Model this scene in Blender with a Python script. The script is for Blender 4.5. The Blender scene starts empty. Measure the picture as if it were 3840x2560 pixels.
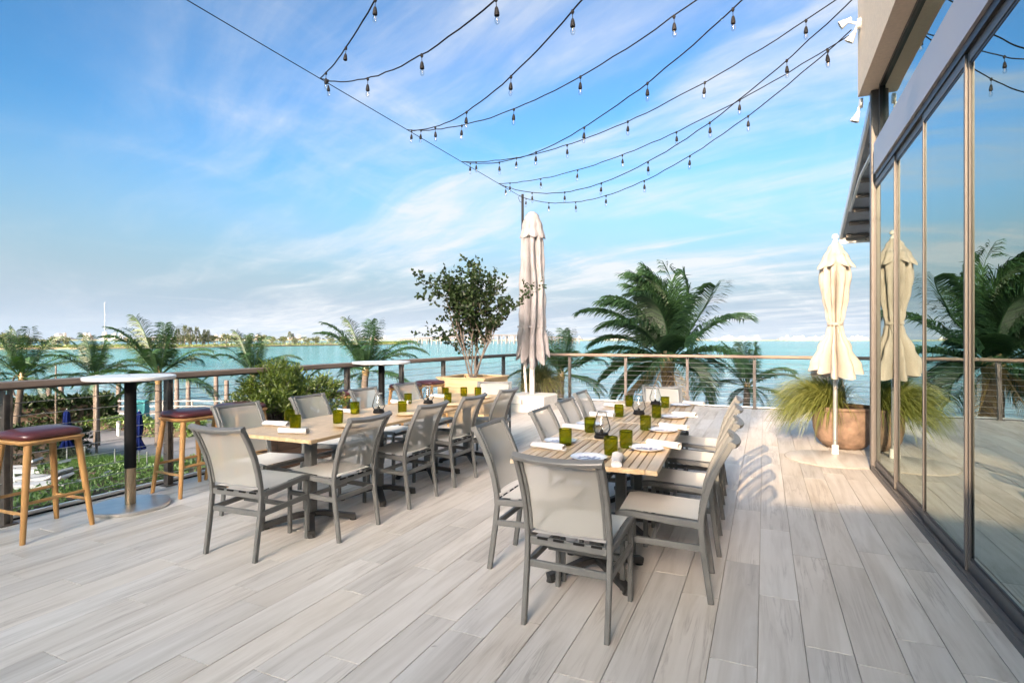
import bpy, math, random
from mathutils import Vector, Matrix, noise
R = math.radians
PI = math.pi
sc = bpy.context.scene
C = sc.collection
V = Vector

# ------------------------------------------------------------------ camera
EYE = 1.42
YAW = R(24.51)
cam_d = bpy.data.cameras.new('camera')
cam_d.lens = 19.44
cam_d.sensor_width = 36
cam_d.shift_y = -0.0017
cam_d.clip_start = 0.05
cam_d.clip_end = 60000
cam = bpy.data.objects.new('camera', cam_d)
cam.location = (0, 0, EYE)
cam.rotation_euler = (R(90), 0, YAW)
C.objects.link(cam)
sc.camera = cam

# ------------------------------------------------------------------ sun and sky
SUN_ELEV = R(20)
SUN_AZ = V((-0.10, -0.995, 0)).normalized()          # horizontal direction towards the sun
to_sun = V((SUN_AZ.x * math.cos(SUN_ELEV), SUN_AZ.y * math.cos(SUN_ELEV), math.sin(SUN_ELEV)))
sun_d = bpy.data.lights.new('sun', 'SUN')
sun_d.energy = 5.0
sun_d.angle = R(0.4)
sun_d.color = (1.0, 0.72, 0.46)
sun = bpy.data.objects.new('sun', sun_d)
sun.rotation_euler = (-to_sun).to_track_quat('-Z', 'Y').to_euler()
sun.location = (0, -20, 30)
C.objects.link(sun)

world = bpy.data.worlds.new('World')
sc.world = world
world.use_nodes = True
nt = world.node_tree
nt.nodes.clear()

def N(tree, typ, **kw):
    n = tree.nodes.new(typ)
    for k, v in kw.items():
        if k == 'ins':
            for i, val in v.items():
                n.inputs[i].default_value = val
        else:
            setattr(n, k, v)
    return n

def L(tree, a, b):
    tree.links.new(a, b)

def mathn(tree, op, a, b=None, c=None, clamp=False):
    n = tree.nodes.new('ShaderNodeMath')
    n.operation = op
    n.use_clamp = clamp
    for i, s in enumerate((a, b, c)):
        if s is None:
            continue
        if isinstance(s, (int, float)):
            n.inputs[i].default_value = s
        else:
            tree.links.new(s, n.inputs[i])
    return n.outputs[0]

def ramp(tree, fac, stops, interp='LINEAR'):
    n = tree.nodes.new('ShaderNodeValToRGB')
    cr = n.color_ramp
    cr.interpolation = interp
    while len(cr.elements) < len(stops):
        cr.elements.new(0.5)
    for e, (p, col) in zip(cr.elements, stops):
        e.position = p
        e.color = (col[0], col[1], col[2], 1) if not isinstance(col, (int, float)) else (col, col, col, 1)
    tree.links.new(fac, n.inputs[0])
    return n.outputs[0]

def mixc(tree, fac, a, b, blend='MIX'):
    n = tree.nodes.new('ShaderNodeMix')
    n.data_type = 'RGBA'
    n.blend_type = blend
    for sock, val in ((n.inputs[0], fac), (n.inputs[6], a), (n.inputs[7], b)):
        if isinstance(val, (int, float)):
            sock.default_value = val
        elif isinstance(val, tuple):
            sock.default_value = (val[0], val[1], val[2], 1)
        else:
            tree.links.new(val, sock)
    return n.outputs[2]

sky = N(nt, 'ShaderNodeTexSky', sky_type='NISHITA', sun_disc=False, sun_elevation=SUN_ELEV,
        sun_rotation=R(180) + math.atan2(SUN_AZ.x, -SUN_AZ.y), altitude=0, air_density=1.0, dust_density=6.0, ozone_density=0.3)
tc = N(nt, 'ShaderNodeTexCoord')
sep = N(nt, 'ShaderNodeSeparateXYZ')
L(nt, tc.outputs['Generated'], sep.inputs[0])
dx, dy, dz = sep.outputs
zz = mathn(nt, 'ADD', mathn(nt, 'MAXIMUM', dz, 0.0), 0.10)
pu = mathn(nt, 'DIVIDE', dx, zz)
pv = mathn(nt, 'DIVIDE', dy, zz)

def cirrus(angle, sx, sy, scale, detail, lo, hi, seed, rough=0.6, dist=0.6):
    """streaky cloud density on a flat layer overhead, streaks along `angle`"""
    cb = N(nt, 'ShaderNodeCombineXYZ')
    L(nt, pu, cb.inputs[0]); L(nt, pv, cb.inputs[1]); cb.inputs[2].default_value = seed
    wn = N(nt, 'ShaderNodeTexNoise', ins={'Scale': 0.55, 'Detail': 2.0})
    L(nt, cb.outputs[0], wn.inputs['Vector'])
    vm = N(nt, 'ShaderNodeVectorMath', operation='MULTIPLY_ADD')
    L(nt, wn.outputs['Color'], vm.inputs[0])
    vm.inputs[1].default_value = (dist, dist, 0)
    L(nt, cb.outputs[0], vm.inputs[2])
    mp = N(nt, 'ShaderNodeMapping')
    mp.inputs['Rotation'].default_value = (0, 0, -angle)
    L(nt, vm.outputs[0], mp.inputs[0])
    m2 = N(nt, 'ShaderNodeMapping')
    m2.inputs['Scale'].default_value = (sx, sy, 1)
    L(nt, mp.outputs[0], m2.inputs[0])
    nz = N(nt, 'ShaderNodeTexNoise', ins={'Scale': scale, 'Detail': detail, 'Roughness': rough, 'Distortion': 0.35})
    L(nt, m2.outputs[0], nz.inputs['Vector'])
    mr = N(nt, 'ShaderNodeMapRange', interpolation_type='SMOOTHSTEP', ins={1: lo, 2: hi})
    L(nt, nz.outputs[0], mr.inputs[0])
    return mr.outputs[0]

c1 = cirrus(R(-24), 0.36, 1.25, 1.25, 8, 0.43, 0.70, 33.1, 0.56, 0.8)    # long bands
c2 = cirrus(R(70), 0.40, 1.3, 1.1, 8, 0.46, 0.78, 33.1, 0.60, 1.1)        # crossing wisps
c3 = cirrus(R(-24), 0.55, 1.4, 4.2, 6, 0.30, 0.80, 5.2, 0.64, 0.5)        # fine combed structure
c4 = cirrus(R(-24), 0.5, 0.9, 0.5, 4, 0.34, 0.66, 8.8, 0.5, 0.8)          # broad soft sheet
# the cloud thickens towards the right-hand half of the view
hl = mathn(nt, 'SQRT', mathn(nt, 'ADD', mathn(nt, 'MULTIPLY', dx, dx), mathn(nt, 'ADD', mathn(nt, 'MULTIPLY', dy, dy), 0.0004)))
east = mathn(nt, 'DIVIDE', mathn(nt, 'ADD', mathn(nt, 'MULTIPLY', dx, 0.91), mathn(nt, 'MULTIPLY', dy, 0.415)), hl)
rightness = N(nt, 'ShaderNodeMapRange', interpolation_type='SMOOTHSTEP', ins={1: -0.72, 2: -0.10, 3: 0.08, 4: 1.0})
L(nt, east, rightness.inputs[0])
rt = rightness.outputs[0]
band = mathn(nt, 'MULTIPLY', c1, mathn(nt, 'MULTIPLY_ADD', c3, 0.55, 0.45))
wisp = mathn(nt, 'MULTIPLY', c2, mathn(nt, 'MULTIPLY_ADD', c3, 0.6, 0.35))
cl = mathn(nt, 'MULTIPLY', rt, mathn(nt, 'ADD', mathn(nt, 'MULTIPLY', band, 1.05), mathn(nt, 'MULTIPLY', c4, 0.16)))
cloud = mathn(nt, 'MINIMUM', mathn(nt, 'ADD', cl, mathn(nt, 'MULTIPLY', wisp, mathn(nt, 'MULTIPLY_ADD', rt, 0.75, 0.02))), 0.90)
skp = N(nt, 'ShaderNodeSeparateColor')
L(nt, sky.outputs[0], skp.inputs[0])
skm = N(nt, 'ShaderNodeCombineColor')
for i_, (pw_, tn_) in enumerate(((1.86, 0.180), (1.72, 0.405), (1.83, 0.450))):    # photographic contrast of the sky
    L(nt, mathn(nt, 'MULTIPLY', mathn(nt, 'POWER', skp.outputs[i_], pw_), tn_), skm.inputs[i_])
skyc = skm.outputs[0]
# pale sea haze towards the horizon, all the way round
veil = N(nt, 'ShaderNodeMapRange', interpolation_type='SMOOTHSTEP', ins={1: 0.36, 2: -0.05, 3: 0.0, 4: 1.0})
L(nt, dz, veil.inputs[0])
skyv = mixc(nt, veil.outputs[0], skyc, (1.60, 2.10, 2.66))
skyfull = mixc(nt, cloud, skyv, (2.8, 2.9, 3.05))
bg = N(nt, 'ShaderNodeBackground')
bg.inputs['Strength'].default_value = 0.15
L(nt, skyfull, bg.inputs['Color'])
wo = N(nt, 'ShaderNodeOutputWorld')
L(nt, bg.outputs[0], wo.inputs['Surface'])

sc.view_settings.view_transform = 'Standard'
sc.view_settings.look = 'None'
sc.view_settings.gamma = 1
sc.view_settings.use_curve_mapping = False
sc.view_settings.exposure = 1.12
sc.render.engine = 'CYCLES'
cy = sc.cycles
cy.use_denoising = True
cy.caustics_reflective = False
cy.caustics_refractive = False
cy.max_bounces = 8
cy.transparent_max_bounces = 24
cy.sample_clamp_indirect = 4

# ------------------------------------------------------------------ mesh helpers
class MB:
    def __init__(s):
        s.v = []; s.f = []
    def add(s, vs, fs):
        o = len(s.v)
        s.v.extend([tuple(p) for p in vs])
        s.f.extend([tuple(i + o for i in q) for q in fs])
        return s
    def box(s, c, size, rz=0.0):
        x, y, z = (k / 2 for k in size)
        ps = [V((a * x, b * y, d * z)) for a in (-1, 1) for b in (-1, 1) for d in (-1, 1)]
        if rz:
            m = Matrix.Rotation(rz, 3, 'Z'); ps = [m @ p for p in ps]
        c = V(c)
        return s.add([p + c for p in ps], [(0, 1, 3, 2), (4, 6, 7, 5), (0, 4, 5, 1), (2, 3, 7, 6), (0, 2, 6, 4), (1, 5, 7, 3)])
    def cbox(s, c, size, ch=0.004, rz=0.0):
        """box with chamfered vertical edges and a chamfered top"""
        x, y, z = (k / 2 for k in size)
        def ring(i, zz):
            X, Y = x - i, y - i
            k = ch
            return [V(p + (zz,)) for p in ((-X + k, -Y), (X - k, -Y), (X, -Y + k), (X, Y - k), (X - k, Y), (-X + k, Y), (-X, Y - k), (-X, -Y + k))]
        rs = ring(0, -z) + ring(0, z - ch) + ring(ch, z)
        if rz:
            m = Matrix.Rotation(rz, 3, 'Z'); rs = [m @ p for p in rs]
        c = V(c)
        fs = [tuple(range(7, -1, -1)), tuple(range(16, 24))]
        for b in (0, 8):
            for i in range(8):
                j = (i + 1) % 8
                fs.append((b + i, b + j, b + 8 + j, b + 8 + i))
        return s.add([p + c for p in rs], fs)
    def sweep(s, pts, side, w, t, ch=0.0):
        """rectangular section swept along pts; `side` is the direction of the width w"""
        pts = [V(p) for p in pts]; side = V(side).normalized()
        n = len(pts); rings = []
        k = ch
        if k:
            cs = [(-w / 2 + k, -t / 2), (w / 2 - k, -t / 2), (w / 2, -t / 2 + k), (w / 2, t / 2 - k), (w / 2 - k, t / 2), (-w / 2 + k, t / 2), (-w / 2, t / 2 - k), (-w / 2, -t / 2 + k)]
        else:
            cs = [(-w / 2, -t / 2), (w / 2, -t / 2), (w / 2, t / 2), (-w / 2, t / 2)]
        m = len(cs); vs = []
        for i, p in enumerate(pts):
            T = (pts[min(i + 1, n - 1)] - pts[max(i - 1, 0)]).normalized()
            Nn = T.cross(side).normalized()
            for a, b in cs:
                vs.append(p + side * a + Nn * b)
        fs = []
        for i in range(n - 1):
            for j in range(m):
                q = (j + 1) % m
                fs.append((i * m + j, i * m + q, (i + 1) * m + q, (i + 1) * m + j))
        fs.append(tuple(range(m - 1, -1, -1))); fs.append(tuple((n - 1) * m + j for j in range(m)))
        return s.add(vs, fs)
    def tube(s, pts, r, n=8, cap=True):
        pts = [V(p) for p in pts]
        rr = r if isinstance(r, (list, tuple)) else [r] * len(pts)
        vs = []; ref = None
        for i, p in enumerate(pts):
            T = (pts[min(i + 1, len(pts) - 1)] - pts[max(i - 1, 0)])
            T = T.normalized() if T.length > 1e-9 else V((0, 0, 1))
            if ref is None:
                ref = V((0, 0, 1)) if abs(T.z) < 0.9 else V((1, 0, 0))
            A = (ref - T * ref.dot(T)).normalized(); B = T.cross(A); ref = A
            for j in range(n):
                a = 2 * PI * j / n
                vs.append(p + (A * math.cos(a) + B * math.sin(a)) * rr[i])
        fs = []
        for i in range(len(pts) - 1):
            for j in range(n):
                q = (j + 1) % n
                fs.append((i * n + j, i * n + q, (i + 1) * n + q, (i + 1) * n + j))
        if cap:
            fs.append(tuple(range(n - 1, -1, -1))); fs.append(tuple((len(pts) - 1) * n + j for j in range(n)))
        return s.add(vs, fs)
    def lathe(s, prof, n=24, c=(0, 0, 0), mod=None):
        c = V(c); vs = []
        for r, z in prof:
            for j in range(n):
                a = 2 * PI * j / n
                q, zz = (r, z) if mod is None else mod(r, z, a)
                vs.append(c + V((q * math.cos(a), q * math.sin(a), zz)))
        fs = []
        for i in range(len(prof) - 1):
            for j in range(n):
                q = (j + 1) % n
                fs.append((i * n + j, i * n + q, (i + 1) * n + q, (i + 1) * n + j))
        if mod is None:
            if prof[0][0] > 1e-6: fs.append(tuple(range(n - 1, -1, -1)))
            if prof[-1][0] > 1e-6: fs.append(tuple((len(prof) - 1) * n + j for j in range(n)))
        return s.add(vs, fs)
    def prism(s, poly, z0, z1):
        n = len(poly)
        vs = [V((x, y, z0)) for x, y in poly] + [V((x, y, z1)) for x, y in poly]
        fs = [tuple(range(n - 1, -1, -1)), tuple(range(n, 2 * n))] + [(i, (i + 1) % n, n + (i + 1) % n, n + i) for i in range(n)]
        return s.add(vs, fs)
    def mesh(s, name, m, smooth=None):
        me = bpy.data.meshes.new(name)
        me.from_pydata(s.v, [], s.f)
        me.materials.append(m)
        if smooth is not None:
            me.polygons.foreach_set('use_smooth', [True] * len(me.polygons))
            me.set_sharp_from_angle(angle=R(smooth))
        me.update()
        return me
    def build(s, name, m, parent=None, smooth=None, **kw):
        return put(name, s.mesh(name, m, smooth), parent, **kw)

def put(name, me, parent=None, loc=None, rz=None, rot=None, scale=None):
    o = bpy.data.objects.new(name, me)
    C.objects.link(o)
    if parent is not None: o.parent = parent
    if loc is not None: o.location = loc
    if rz is not None: o.rotation_euler = (0, 0, rz)
    if rot is not None: o.rotation_euler = rot
    if scale is not None: o.scale = scale if isinstance(scale, (tuple, list)) else (scale,) * 3
    return o

def tag(o, label=None, cat=None, group=None, kind=None):
    if label: o['label'] = label
    if cat: o['category'] = cat
    if group: o['group'] = group
    if kind: o['kind'] = kind
    return o

def thing(name, label, cat, loc=(0, 0, 0), rz=0.0, group=None, scale=None):
    o = put(name, None, None, loc, rz, scale=scale)
    o.empty_display_size = 0.2
    return tag(o, label, cat, group)

def dup(root, label, loc, rz=0.0, group=None, scale=None):
    r = root.copy(); C.objects.link(r)
    r.location = loc; r.rotation_euler = (0, 0, rz)
    if scale is not None: r.scale = (scale,) * 3
    r['label'] = label
    if group: r['group'] = group
    for ch in KIDS.get(root.name, ()):
        c = ch.copy(); C.objects.link(c); c.parent = r
        for g in KIDS.get(ch.name, ()):
            d = g.copy(); C.objects.link(d); d.parent = c
    return r
KIDS = {}
def remember(root):
    """children table, so copying needs no scene scan"""
    for o in list(C.objects):
        if o.parent is not None:
            KIDS.setdefault(o.parent.name, [])
            if o not in KIDS[o.parent.name]: KIDS[o.parent.name].append(o)

ORD = ['nearest', 'second', 'third', 'fourth', 'fifth', 'sixth', 'seventh', 'eighth', 'ninth', 'tenth', 'eleventh', 'twelfth']

# ------------------------------------------------------------------ materials
def new_mat(name):
    m = bpy.data.materials.new(name); m.use_nodes = True
    t = m.node_tree
    return m, t, t.nodes['Principled BSDF'], t.nodes['Material Output']

def setp(b, color=None, rough=None, metal=None, spec=None, ior=None, coat=None):
    if color is not None: b.inputs['Base Color'].default_value = (*color, 1)
    if rough is not None: b.inputs['Roughness'].default_value = rough
    if metal is not None: b.inputs['Metallic'].default_value = metal
    if spec is not None: b.inputs['Specular IOR Level'].default_value = spec
    if ior is not None: b.inputs['IOR'].default_value = ior
    if coat is not None: b.inputs['Coat Weight'].default_value = coat

def mat(name, color, rough=0.5, metal=0.0, var=0.12, scale=8.0, bump=0.0, bscale=60.0, spec=0.5, stretch=(1, 1, 1), rnd=0.0, detail=4.0, coat=0.0):
    """principled with mottled colour, optional bump, optional per-object brightness"""
    m, t, b, out = new_mat(name)
    setp(b, color, rough, metal, spec, coat=coat)
    tcn = N(t, 'ShaderNodeTexCoord')
    vec = tcn.outputs['Object']
    if stretch != (1, 1, 1):
        mp = N(t, 'ShaderNodeMapping'); mp.inputs['Scale'].default_value = stretch
        L(t, vec, mp.inputs[0]); vec = mp.outputs[0]
    if var:
        nz = N(t, 'ShaderNodeTexNoise', ins={'Scale': scale, 'Detail': detail, 'Roughness': 0.6})
        L(t, vec, nz.inputs['Vector'])
        lo = tuple(max(0, c * (1 - var)) for c in color); hi = tuple(min(1, c * (1 + var)) for c in color)
        col = ramp(t, nz.outputs[0], [(0.3, lo), (0.7, hi)])
        if rnd:
            oi = N(t, 'ShaderNodeObjectInfo')
            k = mathn(t, 'MULTIPLY_ADD', oi.outputs['Random'], 2 * rnd, 1 - rnd)
            hs = N(t, 'ShaderNodeHueSaturation'); L(t, col, hs.inputs['Color']); L(t, k, hs.inputs['Value'])
            col = hs.outputs[0]
        L(t, col, b.inputs['Base Color'])
        rr = mathn(t, 'MULTIPLY_ADD', nz.outputs[0], 0.2, rough - 0.1)
        L(t, rr, b.inputs['Roughness'])
    if bump:
        nb = N(t, 'ShaderNodeTexNoise', ins={'Scale': bscale, 'Detail': 3.0})
        L(t, vec, nb.inputs['Vector'])
        bp = N(t, 'ShaderNodeBump', ins={'Strength': bump, 'Distance': 0.01})
        L(t, nb.outputs[0], bp.inputs['Height'])
        L(t, bp.outputs[0], b.inputs['Normal'])
    return m

def leaf_mat(name, c_lo, c_hi, trans=0.35, rough=0.45, gloss=0.06):
    m, t, b, out = new_mat(name)
    t.nodes.remove(b)
    g = N(t, 'ShaderNodeNewGeometry')
    oi = N(t, 'ShaderNodeObjectInfo')
    fac = mathn(t, 'MULTIPLY_ADD', oi.outputs['Random'], 0.3, mathn(t, 'MULTIPLY', g.outputs['Random Per Island'], 0.7))
    col = ramp(t, fac, [(0.05, c_lo), (0.95, c_hi)])
    d = N(t, 'ShaderNodeBsdfDiffuse'); L(t, col, d.inputs[0])
    tr = N(t, 'ShaderNodeBsdfTranslucent')
    L(t, mixc(t, 1.0, col, (1.3, 1.35, 0.6), 'MULTIPLY'), tr.inputs[0])
    gl = N(t, 'ShaderNodeBsdfGlossy', ins={'Roughness': rough})
    m1 = N(t, 'ShaderNodeMixShader', ins={0: trans}); L(t, d.outputs[0], m1.inputs[1]); L(t, tr.outputs[0], m1.inputs[2])
    m2 = N(t, 'ShaderNodeMixShader', ins={0: gloss}); L(t, m1.outputs[0], m2.inputs[1]); L(t, gl.outputs[0], m2.inputs[2])
    L(t, m2.outputs[0], out.inputs[0])
    return m

def clear_mat(name, tint, gloss_mix=0.12, rough=0.02, fres=1.45):
    """thin clear glass: tinted see-through with a fresnel reflection"""
    m, t, b, out = new_mat(name)
    t.nodes.remove(b)
    tr = N(t, 'ShaderNodeBsdfTransparent'); tr.inputs[0].default_value = (*tint, 1)
    gl = N(t, 'ShaderNodeBsdfGlossy', ins={'Roughness': rough})
    fr = N(t, 'ShaderNodeFresnel', ins={'IOR': fres})
    k = mathn(t, 'ADD', fr.outputs[0], gloss_mix, clamp=True)
    mx = N(t, 'ShaderNodeMixShader')
    L(t, k, mx.inputs[0]); L(t, tr.outputs[0], mx.inputs[1]); L(t, gl.outputs[0], mx.inputs[2])
    L(t, mx.outputs[0], out.inputs[0])
    return m

def wood_mat(name, lo, hi, axis='Y', rough=0.5, streak=14.0, rnd=0.14, grey=None, bump=0.15, spec=0.4):
    """grain along one local axis, each object with its own piece of the board"""
    m, t, b, out = new_mat(name)
    setp(b, hi, rough, 0, spec)
    tcn = N(t, 'ShaderNodeTexCoord'); oi = N(t, 'ShaderNodeObjectInfo')
    off = N(t, 'ShaderNodeCombineXYZ')
    L(t, mathn(t, 'MULTIPLY', oi.outputs['Random'], 37.0), off.inputs[0])
    L(t, mathn(t, 'MULTIPLY', oi.outputs['Random'], 91.0), off.inputs[1])
    L(t, mathn(t, 'MULTIPLY', oi.outputs['Random'], 53.0), off.inputs[2])
    ad = N(t, 'ShaderNodeVectorMath', operation='ADD')
    L(t, tcn.outputs['Object'], ad.inputs[0]); L(t, off.outputs[0], ad.inputs[1])
    st = {'X': (1, streak, streak), 'Y': (streak, 1, streak), 'Z': (streak, streak, 1)}[axis]
    mp = N(t, 'ShaderNodeMapping'); mp.inputs['Scale'].default_value = st
    L(t, ad.outputs[0], mp.inputs[0])
    n1 = N(t, 'ShaderNodeTexNoise', ins={'Scale': 2.0, 'Detail': 6.0, 'Roughness': 0.62, 'Distortion': 0.4})
    L(t, mp.outputs[0], n1.inputs['Vector'])
    col = ramp(t, n1.outputs[0], [(0.28, lo), (0.72, hi)])
    k = mathn(t, 'MULTIPLY_ADD', oi.outputs['Random'], 2 * rnd, 1 - rnd)
    hs = N(t, 'ShaderNodeHueSaturation'); L(t, col, hs.inputs['Color']); L(t, k, hs.inputs['Value'])
    col = hs.outputs[0]
    if grey:
        n2 = N(t, 'ShaderNodeTexNoise', ins={'Scale': 1.6, 'Detail': 3.0})
        L(t, ad.outputs[0], n2.inputs['Vector'])
        col = mixc(t, ramp(t, n2.outputs[0], [(0.4, 0.0), (0.7, 0.75)]), col, grey)
    L(t, col, b.inputs['Base Color'])
    bp = N(t, 'ShaderNodeBump', ins={'Strength': bump, 'Distance': 0.004})
    L(t, n1.outputs[0], bp.inputs['Height']); L(t, bp.outputs[0], b.inputs['Normal'])
    return m

def floor_mat():
    m, t, b, out = new_mat('wood_look_tile')
    setp(b, (0.5, 0.47, 0.44), 0.42, 0, 0.45)
    tcn = N(t, 'ShaderNodeTexCoord'); oi = N(t, 'ShaderNodeObjectInfo')
    rnd = oi.outputs['Random']
    off = N(t, 'ShaderNodeCombineXYZ')
    for i, k in enumerate((41.0, 87.0, 23.0)):
        L(t, mathn(t, 'MULTIPLY', rnd, k), off.inputs[i])
    ad = N(t, 'ShaderNodeVectorMath', operation='ADD')
    L(t, tcn.outputs['Object'], ad.inputs[0]); L(t, off.outputs[0], ad.inputs[1])
    def nse(scale3, scale, detail, dist, rough=0.6):
        mp = N(t, 'ShaderNodeMapping'); mp.inputs['Scale'].default_value = scale3
        L(t, ad.outputs[0], mp.inputs[0])
        n = N(t, 'ShaderNodeTexNoise', ins={'Scale': scale, 'Detail': detail, 'Roughness': rough, 'Distortion': dist})
        L(t, mp.outputs[0], n.inputs['Vector'])
        return n.outputs[0]
    broad = nse((7.5, 0.7, 1), 1.2, 4.0, 0.7)
    fine = nse((70, 2.2, 1), 1.0, 5.0, 0.25, 0.7)
    vein = nse((12.0, 0.55, 1), 1.2, 5.0, 0.9)
    speck = nse((26, 8.0, 1), 1.5, 3.0, 0.6)
    base = ramp(t, broad, [(0.26, (0.395, 0.355, 0.305)), (0.42, (0.52, 0.485, 0.432)), (0.55, (0.60, 0.565, 0.515)), (0.78, (0.665, 0.63, 0.58))])
    base = mixc(t, mathn(t, 'MULTIPLY', fine, 0.36), base, (0.43, 0.37, 0.335))
    vmask = ramp(t, mathn(t, 'ABSOLUTE', mathn(t, 'SUBTRACT', vein, 0.5)), [(0.0, 0.55), (0.018, 0.22), (0.05, 0.0)])
    gate = ramp(t, nse((3.0, 1.1, 1), 1.0, 2.0, 0.0), [(0.44, 0.0), (0.62, 1.0)])
    base = mixc(t, mathn(t, 'MULTIPLY', vmask, gate), base, (0.235, 0.20, 0.172))
    knots = ramp(t, speck, [(0.72, 0.0), (0.80, 0.75)])
    base = mixc(t, knots, base, (0.16, 0.13, 0.105))
    gp = N(t, 'ShaderNodeNewGeometry')
    wear = N(t, 'ShaderNodeTexNoise', ins={'Scale': 0.8, 'Detail': 6.0, 'Roughness': 0.62}); L(t, gp.outputs['Position'], wear.inputs['Vector'])
    base = mixc(t, ramp(t, wear.outputs[0], [(0.42, 0.0), (0.70, 0.30)]), base, (0.40, 0.355, 0.315))
    grit = N(t, 'ShaderNodeTexNoise', ins={'Scale': 9.0, 'Detail': 2.0, 'Roughness': 0.5}); L(t, gp.outputs['Position'], grit.inputs['Vector'])
    base = mixc(t, ramp(t, grit.outputs[0], [(0.765, 0.0), (0.80, 0.55)]), base, (0.15, 0.125, 0.11))
    hs = N(t, 'ShaderNodeHueSaturation')
    L(t, base, hs.inputs['Color'])
    L(t, mathn(t, 'MULTIPLY_ADD', rnd, 0.18, 0.91), hs.inputs['Value'])
    L(t, mathn(t, 'MULTIPLY_ADD', mathn(t, 'FRACT', mathn(t, 'MULTIPLY', rnd, 17.0)), 0.5, 0.75), hs.inputs['Saturation'])
    L(t, hs.outputs[0], b.inputs['Base Color'])
    L(t, mathn(t, 'MULTIPLY_ADD', wear.outputs[0], 0.35, 0.26), b.inputs['Roughness'])
    bp = N(t, 'ShaderNodeBump', ins={'Strength': 0.18, 'Distance': 0.003})
    L(t, fine, bp.inputs['Height']); L(t, bp.outputs[0], b.inputs['Normal'])
    return m

def sling_mat(name, color, see=0.13):
    m, t, b, out = new_mat(name)
    t.nodes.remove(b)
    tcn = N(t, 'ShaderNodeTexCoord')
    ck = N(t, 'ShaderNodeTexChecker', ins={'Scale': 420.0})
    L(t, tcn.outputs['Object'], ck.inputs['Vector'])
    nz = N(t, 'ShaderNodeTexNoise', ins={'Scale': 5.0, 'Detail': 3.0}); L(t, tcn.outputs['Object'], nz.inputs['Vector'])
    col = mixc(t, mathn(t, 'MULTIPLY', ck.outputs['Fac'], 0.16), color, tuple(c * 0.6 for c in color))
    col = mixc(t, ramp(t, nz.outputs[0], [(0.35, 0.0), (0.75, 0.25)]), col, tuple(c * 0.78 for c in color))
    d = N(t, 'ShaderNodeBsdfDiffuse'); L(t, col, d.inputs[0])
    tl = N(t, 'ShaderNodeBsdfTranslucent'); L(t, col, tl.inputs[0])
    tp = N(t, 'ShaderNodeBsdfTransparent')
    gl = N(t, 'ShaderNodeBsdfGlossy', ins={'Roughness': 0.45})
    m1 = N(t, 'ShaderNodeMixShader', ins={0: 0.22}); L(t, d.outputs[0], m1.inputs[1]); L(t, tl.outputs[0], m1.inputs[2])
    m2 = N(t, 'ShaderNodeMixShader', ins={0: 0.04}); L(t, m1.outputs[0], m2.inputs[1]); L(t, gl.outputs[0], m2.inputs[2])
    m3 = N(t, 'ShaderNodeMixShader', ins={0: see}); L(t, m2.outputs[0], m3.inputs[1]); L(t, tp.outputs[0], m3.inputs[2])
    L(t, m3.outputs[0], out.inputs[0])
    return m

def cloth_mat(name, color, trans=0.18):
    m, t, b, out = new_mat(name)
    t.nodes.remove(b)
    tcn = N(t, 'ShaderNodeTexCoord')
    nz = N(t, 'ShaderNodeTexNoise', ins={'Scale': 3.5, 'Detail': 5.0, 'Roughness': 0.65}); L(t, tcn.outputs['Object'], nz.inputs['Vector'])
    col = ramp(t, nz.outputs[0], [(0.3, tuple(c * 0.80 for c in color)), (0.65, color)])
    d = N(t, 'ShaderNodeBsdfDiffuse'); L(t, col, d.inputs[0])
    tl = N(t, 'ShaderNodeBsdfTranslucent'); L(t, col, tl.inputs[0])
    mpw = N(t, 'ShaderNodeMapping'); mpw.inputs['Scale'].default_value = (1, 1, 0.35); L(t, tcn.outputs['Object'], mpw.inputs[0])
    nb = N(t, 'ShaderNodeTexNoise', ins={'Scale': 22.0, 'Detail': 5.0, 'Distortion': 0.8}); L(t, mpw.outputs[0], nb.inputs['Vector'])
    bp = N(t, 'ShaderNodeBump', ins={'Strength': 0.6, 'Distance': 0.02}); L(t, nb.outputs[0], bp.inputs['Height'])
    L(t, bp.outputs[0], d.inputs['Normal'])
    mx = N(t, 'ShaderNodeMixShader', ins={0: trans}); L(t, d.outputs[0], mx.inputs[1]); L(t, tl.outputs[0], mx.inputs[2])
    L(t, mx.outputs[0], out.inputs[0])
    return m

M = {}
M['floor'] = floor_mat()
M['grout'] = mat('grout', (0.36, 0.32, 0.28), 0.9)
M['chair_metal'] = mat('chair_metal', (0.115, 0.118, 0.114), 0.42, 0.0, var=0.10, scale=14)
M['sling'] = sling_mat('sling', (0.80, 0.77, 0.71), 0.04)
M['sling_back_shaded'] = sling_mat('sling_back_shaded', (0.46, 0.455, 0.415), 0.36)  # same fabric as the seat; rear-side shade put into its darker colour
M['sling_grey'] = sling_mat('sling_grey', (0.16, 0.165, 0.17))
M['teak'] = wood_mat('teak', (0.30, 0.195, 0.095), (0.53, 0.395, 0.235), 'Y', 0.42, 16, 0.18, grey=(0.47, 0.42, 0.335))
M['teak_pale'] = wood_mat('teak_pale', (0.34, 0.23, 0.12), (0.52, 0.395, 0.245), 'X', 0.34, 12, 0.06)
M['table_metal'] = mat('table_metal', (0.035, 0.035, 0.034), 0.45, 0.2, var=0.2)
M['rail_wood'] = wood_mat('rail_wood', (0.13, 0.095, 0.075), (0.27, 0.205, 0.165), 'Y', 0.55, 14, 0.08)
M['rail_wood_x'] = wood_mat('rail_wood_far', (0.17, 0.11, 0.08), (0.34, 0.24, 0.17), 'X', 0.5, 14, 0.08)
M['post'] = mat('post_bronze', (0.115, 0.098, 0.085), 0.5, 0.3, var=0.45, scale=9)
M['steel'] = mat('steel_cable', (0.55, 0.55, 0.55), 0.3, 1.0, var=0.05)
M['edge_white'] = mat('edge_metal', (0.72, 0.71, 0.69), 0.35, 0.2)
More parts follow.
